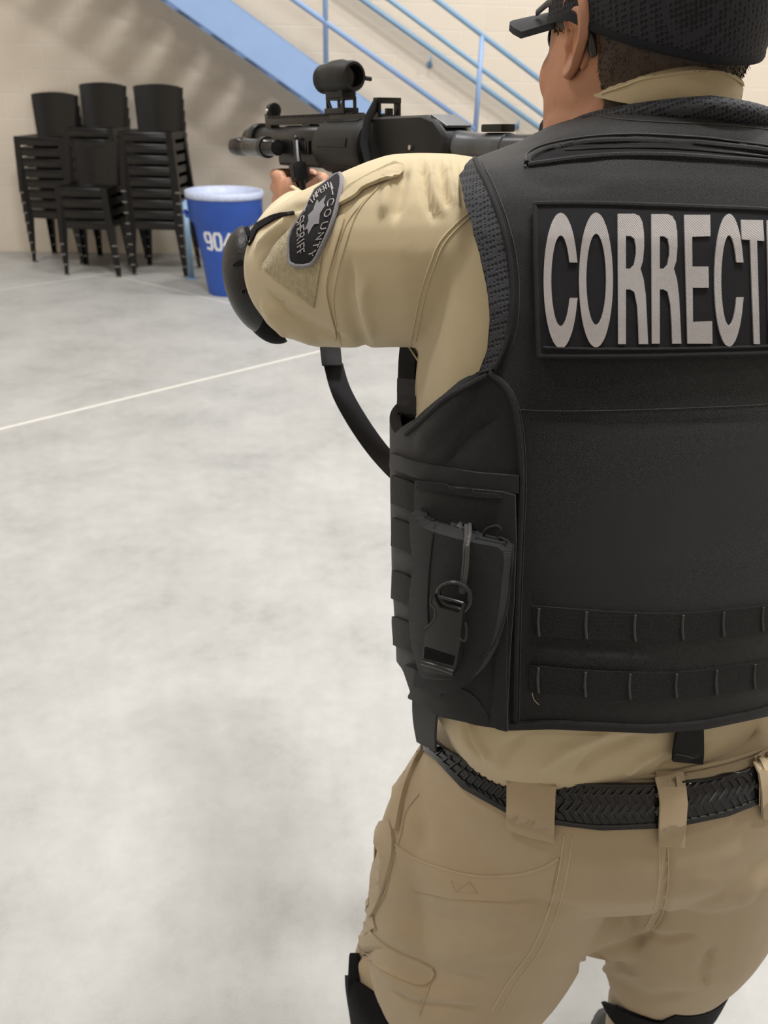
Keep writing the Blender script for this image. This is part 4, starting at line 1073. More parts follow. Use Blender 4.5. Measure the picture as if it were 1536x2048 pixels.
lay_obj('sleeve_pocket', [smooth_poly([(640, 470), (690, 430), (672, 500), (655, 570), (662, 620), (672, 680), (610, 650), (570, 610), (545, 580), (535, 545), (560, 500)], 4)], bvS, 0, .0022, M['shirt'], SH_, 8)
lay_obj('loop_panel', [[(525, 531), (560, 488), (600, 445), (640, 420), (668, 428), (655, 480), (646, 530), (632, 612), (600, 588), (562, 562)]], bvS, .0022, .0016, M['velcro'], SH_, 8)
lay_obj('loop_panel', [[(678, 395), (700, 372), (750, 345), (790, 326), (806, 332), (770, 348), (720, 375), (690, 402)]], bvS, .0010, .0012, M['velcro'], SH_, 8)
lay_obj('pocket_flap', [smooth_poly([(680, 411), (695, 392), (730, 365), (780, 343), (806, 338), (800, 352), (765, 366), (730, 380), (715, 395), (690, 409)], 3)], bvS, .0016, .0035, M['shirt'], SH_, 8)
b = B(); b.tube([PD(584, 373, 1.04), PD(604, 386, 1.03), PD(628, 400, 1.02)], [(.0035, .002), (.004, .002), (.004, .002)], 8); sm(b.obj('cuff_tab', M['shirt'], SH_))
# cuff ring
b = B(); c0 = foreL[-1][0].lerp(WR_L, .55)-Vector((0, 0, .006)); dd = (WR_L-foreL[-1][0]).normalized()
b.tube([c0-dd*.012, c0+dd*.006, c0+dd*.030], [.033, .0335, .032], 28); o = sm(b.obj('cuff', M['shirt'], SH_))
# stand collar
bvB = bvh_of(bV, bF)
def collar_piece():
    b = B(); lay(b, [smooth_poly([(1205, 196), (1214, 181), (1258, 161), (1320, 139), (1385, 128), (1436, 141), (1468, 164), (1480, 198), (1400, 212), (1300, 212)], 5)], bvB, .006, .004, 10, sink=.004)
    return sm(b.obj('collar', M['shirt'], SH_))
CO = collar_piece()
b = B(); cord(b, [(1216, 190), (1262, 170), (1322, 148), (1385, 138), (1432, 150), (1462, 170)], bvB, .0007, .0102); sm(b.obj('seam', M['thread'], SH_))

# ------------------------------------------------------------------ sleeve patch with its stitched writing
def pz(pts): return [(578+x*.0928, 349+y*.0928) for x, y in pts]
PATCH = pz([(1150, 78), (1195, 140), (1195, 300), (1130, 640), (1050, 940), (950, 1240), (800, 1540), (680, 1780), (600, 1890), (530, 1935), (400, 1965), (220, 1955), (120, 1915), (85, 1820), (80, 1650), (90, 1400), (160, 1220), (300, 1000), (400, 850), (500, 660), (640, 420), (850, 270), (1050, 110)])
def shrink(P, f, d=0):
    cx = sum(p[0] for p in P)/len(P); cy = sum(p[1] for p in P)/len(P)
    return [(cx+(x-cx)*f, cy+(y-cy)*f) for x, y in P]
sp = lay_obj('sleeve_patch', [PATCH], bvS, .0030, .0022, M['patchcloth'], SH_, 6)
sp['label'] = 'black county sheriff shoulder patch with silver star'
edge = [p for p in PATCH]+[PATCH[0]]
H = [hit(bvS, *p) for p in edge]; nP = [h[0]+h[1]*.0046 for h in H]
b = B(); b.tube(nP, .0019, 8, caps=False); sm(b.obj('patch_edge', M['merrow'], sp))
STROKE = {'C': [[(1, .85), (.7, 1), (.25, 1), (0, .75), (0, .25), (.25, 0), (.7, 0), (1, .15)]], 'O': [[(.3, 0), (0, .25), (0, .75), (.3, 1), (.7, 1), (1, .75), (1, .25), (.7, 0), (.3, 0)]],
 'U': [[(0, 1), (0, .25), (.25, 0), (.75, 0), (1, .25), (1, 1)]], 'N': [[(0, 0), (0, 1), (1, 0), (1, 1)]], 'T': [[(0, 1), (1, 1)], [(.5, 1), (.5, 0)]], 'Y': [[(0, 1), (.5, .5), (1, 1)], [(.5, .5), (.5, 0)]],
 'S': [[(1, .85), (.7, 1), (.2, 1), (0, .75), (.2, .52), (.8, .48), (1, .25), (.8, 0), (.2, 0), (0, .15)]], 'H': [[(0, 0), (0, 1)], [(1, 0), (1, 1)], [(0, .5), (1, .5)]], 'E': [[(1, 1), (0, 1), (0, 0), (1, 0)], [(0, .5), (.8, .5)]],
 'R': [[(0, 0), (0, 1), (.75, 1), (1, .8), (.75, .5), (0, .5)], [(.5, .5), (1, 0)]], 'I': [[(.5, 0), (.5, 1)]], 'F': [[(1, 1), (0, 1), (0, 0)], [(0, .5), (.8, .5)]], 'M': [[(0, 0), (0, 1), (.5, .4), (1, 1), (1, 0)]],
 'P': [[(0, 0), (0, 1), (.75, 1), (1, .78), (.75, .5), (0, .5)]], 'A': [[(0, 0), (.5, 1), (1, 0)], [(.2, .35), (.8, .35)]], 'L': [[(0, 1), (0, 0), (1, 0)]]}
def sletter(ch, c, rd, up, w, h, r=.00055, off=.0056, m='embroidery'):
    b = B()
    for st_ in STROKE[ch]:
        pts = [(c[0]+rd[0]*(x-.5)*w+up[0]*(y-.5)*h, c[1]+rd[1]*(x-.5)*w+up[1]*(y-.5)*h) for x, y in st_]
        hs = [hit(bvS, *p) for p in pts]; b.tube([q[0]+q[1]*off for q in hs], r, 6)
    return sm(b.obj('stitched_letter', M[m], sp))
def unit(a, c):
    l = math.hypot(c[0]-a[0], c[1]-a[1]); return ((c[0]-a[0])/l, (c[1]-a[1])/l)
def word(txt, path, upv, w, h, **k):
    for i, ch in enumerate(txt):
        a = path[max(i-1, 0)]; c = path[min(i+1, len(path)-1)]; sletter(ch, path[i], unit(a, c), upv, w, h, **k)
word('COUNTY', pz([(985, 680), (925, 890), (850, 1150), (765, 1360), (680, 1540), (590, 1715)]), (1, -.22), 13, 11)
word('SHERIFF', pz([(345, 1030), (345, 1140), (348, 1250), (350, 1370), (350, 1470), (350, 1580), (352, 1690)]), (.82, -.55), 7.5, 16)
word('IMPERIAL', pz([(590, 640), (650, 560), (715, 490), (790, 430), (860, 380), (930, 330), (995, 330), (1010, 440)]), (-.35, -.94), 6, 10)
lay_obj('star_emblem', [pz([(700, 620), (735, 690), (885, 535), (835, 690), (870, 750), (790, 860), (755, 920), (735, 1110), (640, 1120), (590, 1190), (520, 1330), (500, 1210), (440, 1240), (520, 1050), (510, 940), (620, 840), (640, 760)])], bvS, .0050, .0008, M['merrow'], sp, 6)

# ------------------------------------------------------------------ elbow pad
def ellipsoid(c, ax, n=40):
    """ax: three axis vectors with their lengths"""
    b = B(); R3 = Matrix(ax).transposed(); prof = [(max(1e-6, math.sin(math.pi*k/n)), -math.cos(math.pi*k/n)) for k in range(n+1)]
    b.lathe(prof, c, R3, 64); return b
ec = PD(518, 562, .855); ax_l = (PD(548, 655, .875)-PD(502, 465, .84)).normalized(); ax_d = ray(519, 560).normalized(); ax_s = ax_l.cross(ax_d).normalized(); ax_d = ax_s.cross(ax_l).normalized()
def pad(c, s, l, d, gfun, th, nm, m, par):
    e = ellipsoid(c, (ax_s*s, ax_d*d, ax_l*l)); V = np.array([tuple(v) for v in e.V]); P = projn(V); g = gfun(P)
    v, f = clip_mesh(V, e.F, g); n = vnormals(v, f)
    cen = np.array(c); sg = np.sign(np.einsum('ij,ij->i', n, np.array([tuple(q) for q in v])-cen).mean())
    v, f = thicken(v, f, th, -th, n*sg); return sm(mk(nm, v, f, m, par), 60)
ep = pad(ec, .0385, .060, .045, lambda P: np.interp(P[:, 1], [430, 480, 510, 545, 600, 630, 670], [478, 497, 503, 500, 502, 520, 545])-P[:, 0], .004, 'elbow_pad', M['padshell'], PER)
ep['label'] = 'black hard-shell elbow pad'
pad(PD(536, 570, .862), .040, .066, .048, lambda P: np.interp(P[:, 1], [430, 500, 545, 590, 625, 655, 690], [490, 506, 508, 516, 534, 553, 580])-P[:, 0], .005, 'pad_lining', M['foam'], ep)
eb = ellipsoid(ec, (ax_s*.0385, ax_d*.045, ax_l*.060)); bvE = bvh_of(eb.V, eb.F)
lay_obj('vent_hole', [smooth_poly([(466, 531), (476, 522), (485, 520), (486, 529), (475, 533)], 4)], bvE, 0, .0006, M['foam'], ep, 5)
for c in ((496, 519), (488, 583)):
    b = B(); P = [(c[0]+4.5*math.cos(a), c[1]+6*math.sin(a)) for a in [2*math.pi*k/14 for k in range(15)]]
    hs = [hit(bvE, *p) for p in P]; b.tube([q[0]+q[1]*.0004 for q in hs], .0007, 6, caps=False); sm(b.obj('rivet_ring', M['padshell'], ep))
    lay_obj('rivet', [[(c[0]+3*math.cos(a), c[1]+4*math.sin(a)) for a in [2*math.pi*k/12 for k in range(12)]]], bvE, 0, .0006, M['foam'], ep, 5)
lay_obj('upper_strap', [[(487, 478), (500, 462), (512, 450), (530, 440), (545, 432), (562, 427), (590, 424), (590, 429), (565, 434), (548, 442), (530, 452), (516, 462), (508, 480), (500, 492)]], bvS, .0004, .0018, M['foam'], ep, 6)
b = B(); b.tube([PD(486, 500, .85), PD(492, 478, .85), PD(500, 464, .86), PD(515, 450, .87)], [.007, .008, .006, .003], 10); sm(b.obj('strap_tab', M['padshell'], ep))

# ------------------------------------------------------------------ vest
Z0 = 1.0
fb = form(0.985, 1.5305, 150, 0.004, 220)
fV = np.array([tuple(v) for v in fb.V]); fF = fb.F[:-2] if False else fb.F
bvF = bvh_of(fV, fF)
def loc2(P):
    P = np.asarray(P, float); z = P[:, 2]; yb = np.interp(z, SECa[:, 0], SECa[:, 1]); bb = np.interp(z, SECa[:, 0], SECa[:, 3])
    c = np.stack([np.full(len(P), .277), yb, z], 1)+np.array(Fd)*bb[:, None]; d = P-c
    return d @ np.array(Rd), d @ np.array(Fd)
ARM = [(925, 316), (938, 380), (957, 450), (975, 520), (986, 580), (991, 640), (986, 700), (970, 745)]
ah = [hit(bvF, *p)[0] for p in ARM]; lat, fr = loc2([tuple(p) for p in ah]); az = [p.z for p in ah]
SIDE = [(970, 745), (905, 790), (850, 835), (808, 866)]
shh = [hit(bvF, *p)[0] for p in SIDE]; sl, sf_ = loc2([tuple(p) for p in shh]); sz = [p.z for p in shh]
0 and print('ARMDBG', [round(x, 3) for x in lat], [round(x, 3) for x in az]); print('SIDE', [round(x, 3) for x in sf_], [round(x, 3) for x in sz])
lat = np.where(np.array(az) > 1.45, -.193, lat)
o_ = np.argsort(az); azs = np.array(az)[o_]; lats = np.abs(lat)[o_]+.0015
so_ = np.argsort(sf_); sfs = np.array(sf_)[so_]; szs = np.array(sz)[so_]
lv, fv = loc2(fV); P = projn(fV)
Nf = vnormals(fV, fF); vw = fV-CPOS; facing = np.einsum('ij,ij->i', Nf, vw) < 0
gA = np.interp(fV[:, 2], azs, lats)-np.abs(lv)
gS = np.interp(fv, sfs, szs)-fV[:, 2]
g = np.maximum(gA, gS)
hem = np.interp(P[:, 0], [760, 785, 822, 840, 890, 1018, 1100, 1300, 1400, 1536, 1700], [1270, 1292, 1337, 1390, 1425, 1450, 1447, 1456, 1448, 1420, 1350])
gh = np.where(facing, (hem-P[:, 1])/2400, fV[:, 2]-1.02)
g = np.minimum(g, gh)
# neck hole
nc = Vector((.250, .775, 0))
rr = np.hypot((fV[:, 0]-nc.x)/.088, (fV[:, 1]-nc.y)/.078); g = np.where(fV[:, 2] > 1.48, np.minimum(g, (rr-1)*.08), g)
vV, vF = clip_mesh(fV, fF, g)
vV = np.array([tuple(v) for v in vV])
VF = [([(1060, 300), (1130, 275), (1250, 258), (1400, 262), (1536, 280)], 16, .0035), ([(1065, 322), (1150, 303), (1300, 297), (1450, 303), (1536, 312)], 9, -.0060),
      ([(1065, 345), (1200, 335), (1350, 335), (1536, 348)], 14, .0025), ([(1150, 235), (1210, 228), (1300, 232), (1400, 240), (1536, 250)], 14, -.0025),
      ([(1000, 360), (1100, 380), (1200, 378)], 18, -.002), ([(1040, 830), (1200, 845), (1536, 840)], 14, -.0012), ([(960, 760), (900, 830), (850, 900)], 18, .004), ([(900, 930), (950, 870), (1000, 830)], 20, -.004),
      ([(1060, 1285), (1150, 1300), (1300, 1305)], 14, .002)]
vV = crease(vV, vF, VF)
nv = vnormals(vV, vF)
if np.einsum('ij,ij->i', nv, vV-np.array([.24, .72, 1.25])).mean() < 0: nv = -nv
tV, tF = thicken(vV, vF, .011, -.002, nv)
VEST = mk('vest', [Vector(v) for v in tV], tF, M['cordura'], PER); sm(VEST, 50); VEST['label'] = 'black carrier vest reading CORRECTIONS'
bvV = bvh_of(tV, tF)

# spacer-mesh lining shown along the armhole
ARM_IN = [(950, 322), (976, 372), (1000, 435), (1017, 500), (1025, 570), (1022, 640), (1012, 690), (990, 738)]
lay_obj('armhole_mesh', band_between([(x-3, y) for x, y in ARM], ARM_IN), bvF, .0070, .0035, M['spacer'], VEST, 8)
b = B(); cord(b, ARM_IN, bvV, .0022, .0008); sm(b.obj('armhole_piping', M['black_trim'], VEST))
b = B(); cord(b, [(x+14, y+2) for x, y in ARM_IN[:-1]], bvV, .0004, .0003, 5); sm(b.obj('seam', M['greythread'], VEST))
SEAM = [(978, 745), (1003, 765), (1020, 790), (1032, 825), (1040, 880), (1044, 960), (1040, 1060), (1036, 1160), (1032, 1300), (1030, 1440)]
b = B(); cord(b, SEAM, bvV, .0030, .0); sm(b.obj('side_piping', M['black_trim'], VEST))
b = B(); cord(b, [(x+9, y) for x, y in SEAM], bvV, .0004, .0004, 5); sm(b.obj('seam', M['greythread'], VEST))
b = B(); cord(b, [(975, 750), (930, 775), (890, 800), (850, 836), (812, 868)], bvV, .0026, .0); sm(b.obj('side_binding', M['black_trim'], VEST))
b = B(); cord(b, [(1036, 819), (1120, 822), (1250, 820), (1400, 815), (1536, 808), (1700, 790)], bvV, .0004, .0, 6); sm(b.obj('seam', M['greythread'], VEST))
# roll of spacer mesh round the neck
b = B(); R_ = []
for k in range(49):
    a = 2*math.pi*k/48; x = nc.x+.086*math.cos(a); y = nc.y+.078*math.sin(a); z = 1.541 - .030*(1+math.sin(a))/2 - .006*abs(math.cos(a))
    R_.append(Vector((x, y, z)))
b.tube(R_, [(.0125, .0095)]*49, 16, caps=False); sm(b.obj('neck_roll', M['spacer'], VEST))
# zipped slot across the shoulders
zu = [(1055, 330), (1062, 318), (1095, 303), (1160, 290), (1250, 284), (1350, 287), (1450, 296), (1560, 310), (1700, 340)]
zl = [(1058, 332), (1100, 326), (1160, 318), (1250, 312), (1350, 313), (1450, 320), (1560, 330), (1700, 360)]
lay_obj('zip_slot', band_between(zu, zl), bvV, -.0015, .0022, M['foam'], VEST, 10)
b = B(); cord(b, zu, bvV, .0028, .0012); sm(b.obj('upper_lip', M['cordura'], VEST))
b = B(); cord(b, zl, bvV, .0024, .0008); sm(b.obj('lower_lip', M['cordura'], VEST))
b = B(); cord(b, [(1050, 322), (1056, 306), (1090, 290), (1160, 276), (1250, 269), (1350, 272), (1450, 280), (1560, 296)], bvV, .0008, .0006); sm(b.obj('seam', M['greythread'], VEST))
b = B(); cord(b, [(1130, 303), (1250, 298), (1350, 300), (1450, 308), (1560, 320)], bvV, .0012, .0012); sm(b.obj('zip_teeth', M['buckle'], VEST))
b = B(); cord(b, [(1053, 312), (1051, 336)], bvV, .0009, .0008); sm(b.obj('bar_tack', M['greythread'], VEST))
b = B(); cord(b, [(1145, 238), (1170, 225), (1230, 238), (1330, 245), (1450, 250), (1560, 262)], bvV, .0005, .0003); sm(b.obj('seam', M['greythread'], VEST))

# name panel with CORRECTIONS in silver thread
NPT = [(1071, 414), (1180, 413), (1300, 416), (1420, 420), (1536, 425), (1700, 440), (1850, 460)]
NPB = [(1077, 711), (1180, 711), (1300, 710), (1420, 707), (1536, 704), (1700, 694), (1850, 682)]
NP = lay_obj('name_panel', [NPT+NPB[::-1]], bvV, .0, .0048, M['patchcloth'], VEST, 12)
npV = [NP.matrix_world @ v.co for v in NP.data.vertices]
bvN = bvh_of([Vector(v.co)+ORG[NP.name] for v in NP.data.vertices], [tuple(p.vertices) for p in NP.data.polygons])
b = B(); cord(b, NPT[:5]+NPT[5:], bvV, .0020, .0045); sm(b.obj('panel_edge', M['black_trim'], VEST))
b = B(); cord(b, NPB, bvV, .0022, .0040); sm(b.obj('panel_edge', M['black_trim'], VEST))
b = B(); cord(b, [NPT[0], (1073, 560), NPB[0]], bvV, .0020, .0042); sm(b.obj('panel_edge', M['black_trim'], VEST))
b = B(); cord(b, [(1086, 695), (1180, 698), (1300, 698), (1420, 696), (1536, 692), (1700, 682)], bvN, .0012, .0003); sm(b.obj('panel_edge', M['black_trim'], VEST))
def q(pts): return [(880+x*.4271, 150+y*.4271) for x, y in pts]
def ell(cx, cy, rx, ry, a0, a1, n=26): return [(cx+rx*math.cos(math.radians(a0+(a1-a0)*k/n)), cy+ry*math.sin(math.radians(a0+(a1-a0)*k/n))) for k in range(n+1)]
def Cg(x0, x1, y0, y1, tv, th):
    cx = (x0+x1)/2+4; rx = cx-x0; cy = (y0+y1)/2; ry = (y1-y0)/2; rx2 = rx-tv; ry2 = ry-th
    k = (x1-cx)
    out_ = ell(cx, cy, rx, ry, 17, 343, 44); inn = ell(cx, cy, rx2, ry2, 343, 17, 44)
    o2 = [(x, y) for x, y in out_]; i2 = [(x, y) for x, y in inn]
    # clean cut terminals
    ys, ye = y0+(y1-y0)*.365, y0+(y1-y0)*.627
    P_ = [(cx+rx*.985, ye), ] + [p for p in ell(cx, cy, rx, ry, 14, 346, 60) if not (p[0] > cx and ys < p[1] < ye)] + [(cx+rx*.97, ys), (cx+rx2*.99, ys)] + [p for p in ell(cx, cy, rx2, ry2, 346, 14, 60) if not (p[0] > cx and ys < p[1] < ye)] + [(cx+rx2*.99, ye)]
    return [q(P_)]
def Rg(x0, x1, y0, y1, s, sk=0):
    w_ = x1-x0; H_ = y1-y0; f = lambda x, y: (x0+x*w_, y0+y*H_)
    outer = [f(0, 0), f(.55, 0), f(.70, .015), f(.81, .06), f(.86, .14), f(.87, .25), f(.83, .36), f(.75, .42), f(.85, .50), f(.92, .62), f(.96, .80), f(1.0, 1.0), f(.70, 1.0), f(.68, .85), f(.64, .70), f(.55, .60), f(.42, .58), f(s, .58), f(s, 1.0), f(.02, 1.0)]
    inner = [f(s, .17), f(s, .42), f(.42, .42), f(.54, .39), f(.60, .31), f(.60, .25), f(.55, .19), f(.42, .17)]
    return [q(outer), q(inner)]
def Eg(x0, x1, y0, y1, s):
    w_ = x1-x0; H_ = y1-y0; f = lambda x, y: (x0+x*w_, y0+y*H_)
    return [q([f(0, 0), f(.92, 0), f(.93, .165), f(s, .17), f(s+.01, .40), f(.86, .40), f(.87, .565), f(s+.02, .565), f(s+.03, .83), f(.99, .825), f(1.0, 1.0), f(.12, 1.0), f(.06, .5)])]
LET = [('C', Cg(485, 637, 648, 1280, 36, 105)), ('O', [q(ell(729, 961, 79, 314, 0, 354, 60)), q(ell(730, 957, 46, 212, 0, 350, 50))]),
       ('R', Rg(830, 972, 652, 1260, .27)), ('R', Rg(987, 1127, 654, 1258, .28)), ('E', Eg(1140, 1272, 657, 1258, .28)), ('C', Cg(1281, 1411, 652, 1272, 32, 100)),
       ('T', [q([(1405, 680), (1508, 682), (1514, 778), (1480, 776), (1494, 1260), (1466, 1260), (1448, 773), (1409, 771)])]),
       ('I', [q([(1526, 682), (1556, 684), (1566, 1256), (1538, 1258)])]),
       ('O', [q(ell(1640, 968, 58, 296, 0, 354, 60)), q(ell(1640, 966, 32, 200, 0, 350, 50))]),
       ('N', [q([(1716, 690), (1745, 690), (1798, 1020), (1792, 692), (1818, 694), (1830, 1240), (1800, 1242), (1745, 900), (1752, 1246), (1726, 1248)])]),
       ('S', [q([(1935, 860), (1912, 862), (1900, 800), (1880, 790), (1866, 830), (1872, 890), (1925, 970), (1948, 1060), (1944, 1170), (1915, 1225), (1880, 1225), (1852, 1160), (1848, 1080), (1872, 1078), (1880, 1130), (1898, 1150), (1915, 1110), (1908, 1040), (1858, 950), (1840, 860), (1845, 760), (1870, 700), (1900, 700), (1925, 750)])])]
for ch, ol in LET:
    o = lay_obj('embroidered_letter', ol, bvN, .0, .0011, M['embroidery'], VEST, 6)

# webbing rows across the back
R1T = [(1064, 1210), (1172, 1218), (1268, 1224), (1364, 1225), (1448, 1218), (1536, 1208), (1640, 1186)]; R1B = [(1072, 1271), (1174, 1277), (1268, 1281), (1366, 1279), (1448, 1271), (1536, 1259), (1640, 1238)]
R2T = [(1060, 1328), (1172, 1338), (1260, 1342), (1352, 1342), (1438, 1334), (1536, 1318), (1640, 1294)]; R2B = [(1058, 1382), (1172, 1392), (1260, 1397), (1350, 1394), (1432, 1387), (1536, 1372), (1640, 1350)]
for T_, B_, ticks in ((R1T, R1B, (1078, 1172, 1268, 1363, 1444, 1522)), (R2T, R2B, (1077, 1170, 1258, 1350, 1430, 1506))):
    wv = lay_obj('webbing_row', band_between(T_, B_), bvV, .0, .0024, M['molle'], VEST, 10)
    for tx in ticks:
        yt = np.interp(tx, [p[0] for p in T_], [p[1] for p in T_]); yb_ = np.interp(tx, [p[0] for p in B_], [p[1] for p in B_])
        b = B(); cord(b, [(tx, yt+3), (tx-2, (yt+yb_)/2), (tx, yb_-2)], bvV, (.0012), .0026); sm(b.obj('bar_tack', M['greythread'], VEST))
b = B(); cord(b, [(1064, 1382), (1068, 1398), (1078, 1408)], bvV, .0003, .001); sm(b.obj('loose_thread', M['thread'], VEST))
# hem binding and tail strap
HEM = [(1022, 1446), (1100, 1442), (1200, 1447), (1300, 1451), (1400, 1443), (1480, 1428), (1536, 1414), (1640, 1380)]
b = B(); cord(b, HEM, bvV, .0022, .0004); sm(b.obj('hem_binding', M['black_trim'], VEST))
lay_obj('tail_strap', [[(1346, 1436), (1393, 1434), (1394, 1494), (1392, 1515), (1333, 1509), (1334, 1492), (1338, 1462)]], bvS, .008, .003, M['molle'], VEST, 8, mean=True)
b = B(); cord(b, [(1335, 1494), (1393, 1499)], bvS, .0008, .0112); sm(b.obj('bar_tack', M['greythread'], VEST))

# side: elastic band, pouch, cord, ring, buckle, strap
lay_obj('side_band', [[(788, 905), (830, 920), (880, 932), (960, 944), (1038, 950), (1038, 985), (960, 978), (880, 966), (830, 952), (786, 934)]], bvV, .0, .004, M['cordura'], VEST, 8)
for yy in (950, 1035, 1140, 1232):
    lay_obj('side_webbing', [[(790, yy), (815, yy+8), (840, yy+20), (842, yy+80), (815, yy+66), (788, yy+56)]], bvV, .0, .0035, M['molle'], VEST, 8)
PB = lay_obj('pouch_backing', [[(842, 960), (905, 970), (1008, 980), (1032, 987), (1034, 1080), (1030, 1200), (1022, 1300), (1016, 1440), (985, 1440), (960, 1395), (905, 1410), (870, 1350), (846, 1250), (838, 1100)]], bvV, .001, .006, M['cordura'], VEST, 10)
PO = lay_obj('pouch', [smooth_poly([(850, 1020), (860, 1018), (882, 1036), (930, 1050), (990, 1066), (1034, 1084), (1031, 1150), (1024, 1215), (1006, 1280), (975, 1330), (930, 1362), (890, 1352), (866, 1310), (850, 1250), (848, 1180), (856, 1120)], 3)], bvV, .004, .022, M['cordura'], VEST, 8, mean=True,
             fn=lambda x, y: .006*math.sin(math.pi*min(1, max(0, (x-848)/186)))-.006*(y > 1330))
poB = bvh_of([Vector(v.co)+ORG[PO.name] for v in PO.data.vertices], [tuple(p.vertices) for p in PO.data.polygons])
lay_obj('pouch_tab', [[(850, 958), (905, 965), (912, 974), (950, 972), (955, 980), (1004, 984), (1006, 992), (960, 990), (905, 982), (848, 974)]], bvV, .007, .0016, M['black_trim'], VEST, 8)
b = B(); cord(b, [(852, 1024), (862, 1022), (874, 1038), (892, 1044), (920, 1056), (948, 1066), (960, 1060), (985, 1066), (1010, 1074), (1026, 1080)], poB, .0013, .0); sm(b.obj('pouch_binding', M['black_trim'], VEST))
b = B(); cord(b, [(1026, 1088), (1022, 1130), (1018, 1180), (1006, 1240), (986, 1290), (960, 1326)], poB, .0012, .0); sm(b.obj('pouch_binding', M['black_trim'], VEST))
b = B(); cord(b, [(870, 1050), (862, 1110), (856, 1200), (860, 1270), (870, 1320)], poB, .0012, .0); sm(b.obj('pouch_binding', M['black_trim'], VEST))
b = B(); cord(b, [(975, 1066), (982, 1050), (1000, 1044), (1006, 1052), (1000, 1062), (1020, 1074)], bvV, .0014, .012); sm(b.obj('pouch_binding', M['black_trim'], VEST))
BU = B(); cord(BU, [(914, 1042), (912, 1032), (922, 1028), (930, 1042), (932, 1080), (930, 1130), (924, 1182)], poB, .0019, .003); f = sm(BU.obj('bungee_cord', M['bungee'], VEST))
b = B(); cord(b, [(930, 1036), (935, 1028), (939, 1036), (938, 1080), (936, 1130), (929, 1182)], poB, .0019, .005); sm(b.obj('bungee_cord', M['bungee'], VEST))
ring_px = [(890, 1190), (888, 1176), (896, 1164), (912, 1158), (930, 1162), (942, 1176), (943, 1196), (934, 1212), (925, 1210), (900, 1202), (890, 1190)]
b = B(); cord(b, ring_px, poB, .0021, .008); sm(b.obj('d_ring', M['buckle'], VEST))
bk = lay_obj('buckle', [[(882, 1180), (878, 1196), (886, 1208), (884, 1226), (876, 1240), (866, 1252), (862, 1280), (858, 1312), (862, 1330), (918, 1340), (926, 1320), (934, 1278), (936, 1250), (938, 1232), (940, 1210), (944, 1200), (940, 1195), (932, 1214), (895, 1204), (888, 1194)]], poB, .003, .010, M['buckle'], VEST, 7, mean=True)
lay_obj('buckle_slot', [[(866, 1282), (926, 1300), (922, 1318), (864, 1304)]], poB, .0128, .0008, M['foam'], bk, 7, mean=True)
b = B(); cord(b, [(864, 1314), (890, 1320), (918, 1330)], poB, .0026, .013); sm(b.obj('buckle_bar', M['buckle'], bk))
for pts in ([(882, 1182), (880, 1196), (888, 1210), (886, 1228), (870, 1248)], [(893, 1182), (915, 1188), (934, 1194)], [(938, 1232), (940, 1250), (936, 1268), (926, 1262)]):
    b = B(); cord(b, pts, poB, .0012, .0125); sm(b.obj('buckle_rib', M['buckle'], bk))
lay_obj('side_flap', [[(1000, 1200), (1012, 1195), (1018, 1230), (1016, 1330), (1018, 1452), (1000, 1448), (984, 1438), (994, 1330), (996, 1250)]], bvV, .004, .005, M['cordura'], VEST, 9)

# front panel: thicker, seen past the arm
ff = form(1.0, 1.50, 90, 0.020, 160); V = np.array([tuple(v) for v in ff.V]); l2, f2 = loc2(V)
gg = np.minimum(f2-.045, .205-np.abs(l2)-np.clip((V[:, 2]-1.33)*.5, 0, .2)); gg = np.minimum(gg, V[:, 2]-1.03)
v_, f_ = clip_mesh(V, ff.F, gg); n_ = vnormals(v_, f_)
if np.einsum('ij,ij->i', n_, np.array([tuple(x) for x in v_])-np.array([.24, .72, 1.25])).mean() < 0: n_ = -n_
v_, f_ = thicken(v_, f_, .012, -.010, n_); sm(mk('front_panel', v_, f_, M['cordura'], VEST), 50)
lay_obj('front_edge', [smooth_poly([(785, 757), (768, 775), (760, 805), (765, 840), (780, 872), (796, 900), (806, 905), (806, 880), (795, 840), (788, 800)], 4)], bvS, .0, .020, M['cordura'], VEST, 8, mean=True, sink=.03)

# ------------------------------------------------------------------ trousers
PW = [(0.70, .600, .10, .07), (.73, .560, .165, .115), (.77, .520, .200, .142), (.82, .503, .212, .152), (.87, .505, .207, .148), (.91, .515, .200, .140), (.95, .528, .194, .134), (.965, .535, .190, .130)]
PWa = np.array(PW); PSH = math.radians(6); Fh_ = Vector((-math.sin(PSH), math.cos(PSH), 0)); Rh_ = Vector((math.cos(PSH), math.sin(PSH), 0))
def pring(z, grow=0.0, n=90, ex=2.25):
    yb, a, bb = [float(np.interp(z, PWa[:, 0], PWa[:, k])) for k in (1, 2, 3)]
    c = Vector((.283, yb, z))+Fh_*bb; out = []
    for k in range(n):
        t = 2*math.pi*k/n; ct, st_ = math.cos(t), math.sin(t)
        out.append(c+Rh_*(a+grow)*math.copysign(abs(ct)**(2/ex), ct)+Fh_*(bb+grow)*math.copysign(abs(st_)**(2/ex), st_))
    return out
pb = B(); pb.loft([pring(z) for z in np.linspace(.70, .962, 30)])
tl = [(Vector((.165, .640, .785)), .138), (PY(985, 1800, .640), .130), (PY(930, 1890, .640), .130), (PY(862, 1955, .650), .110), (Vector((kneeL.x+.005, .655, .43)), .086)]
tr = [(Vector((.385, .650, .80)), .122), (PY(1370, 1790, .665), .112), (PY(1335, 1890, .685), .094), (PY(1318, 1950, .69), .082), (Vector((kneeR.x, .68, .43)), .074)]
limb(pb, dense(tl, 4), 32); limb(pb, dense(tr, 4), 32)
limb(pb, dense([(Vector((kneeL.x, .665, .45)), .072), (kneeL.lerp(ankL, .4)+Vector((0, .01, 0)), .068), (ankL+Vector((0, .01, .12)), .062), (ankL+Vector((0, 0, .06)), .064)], 3), 28)
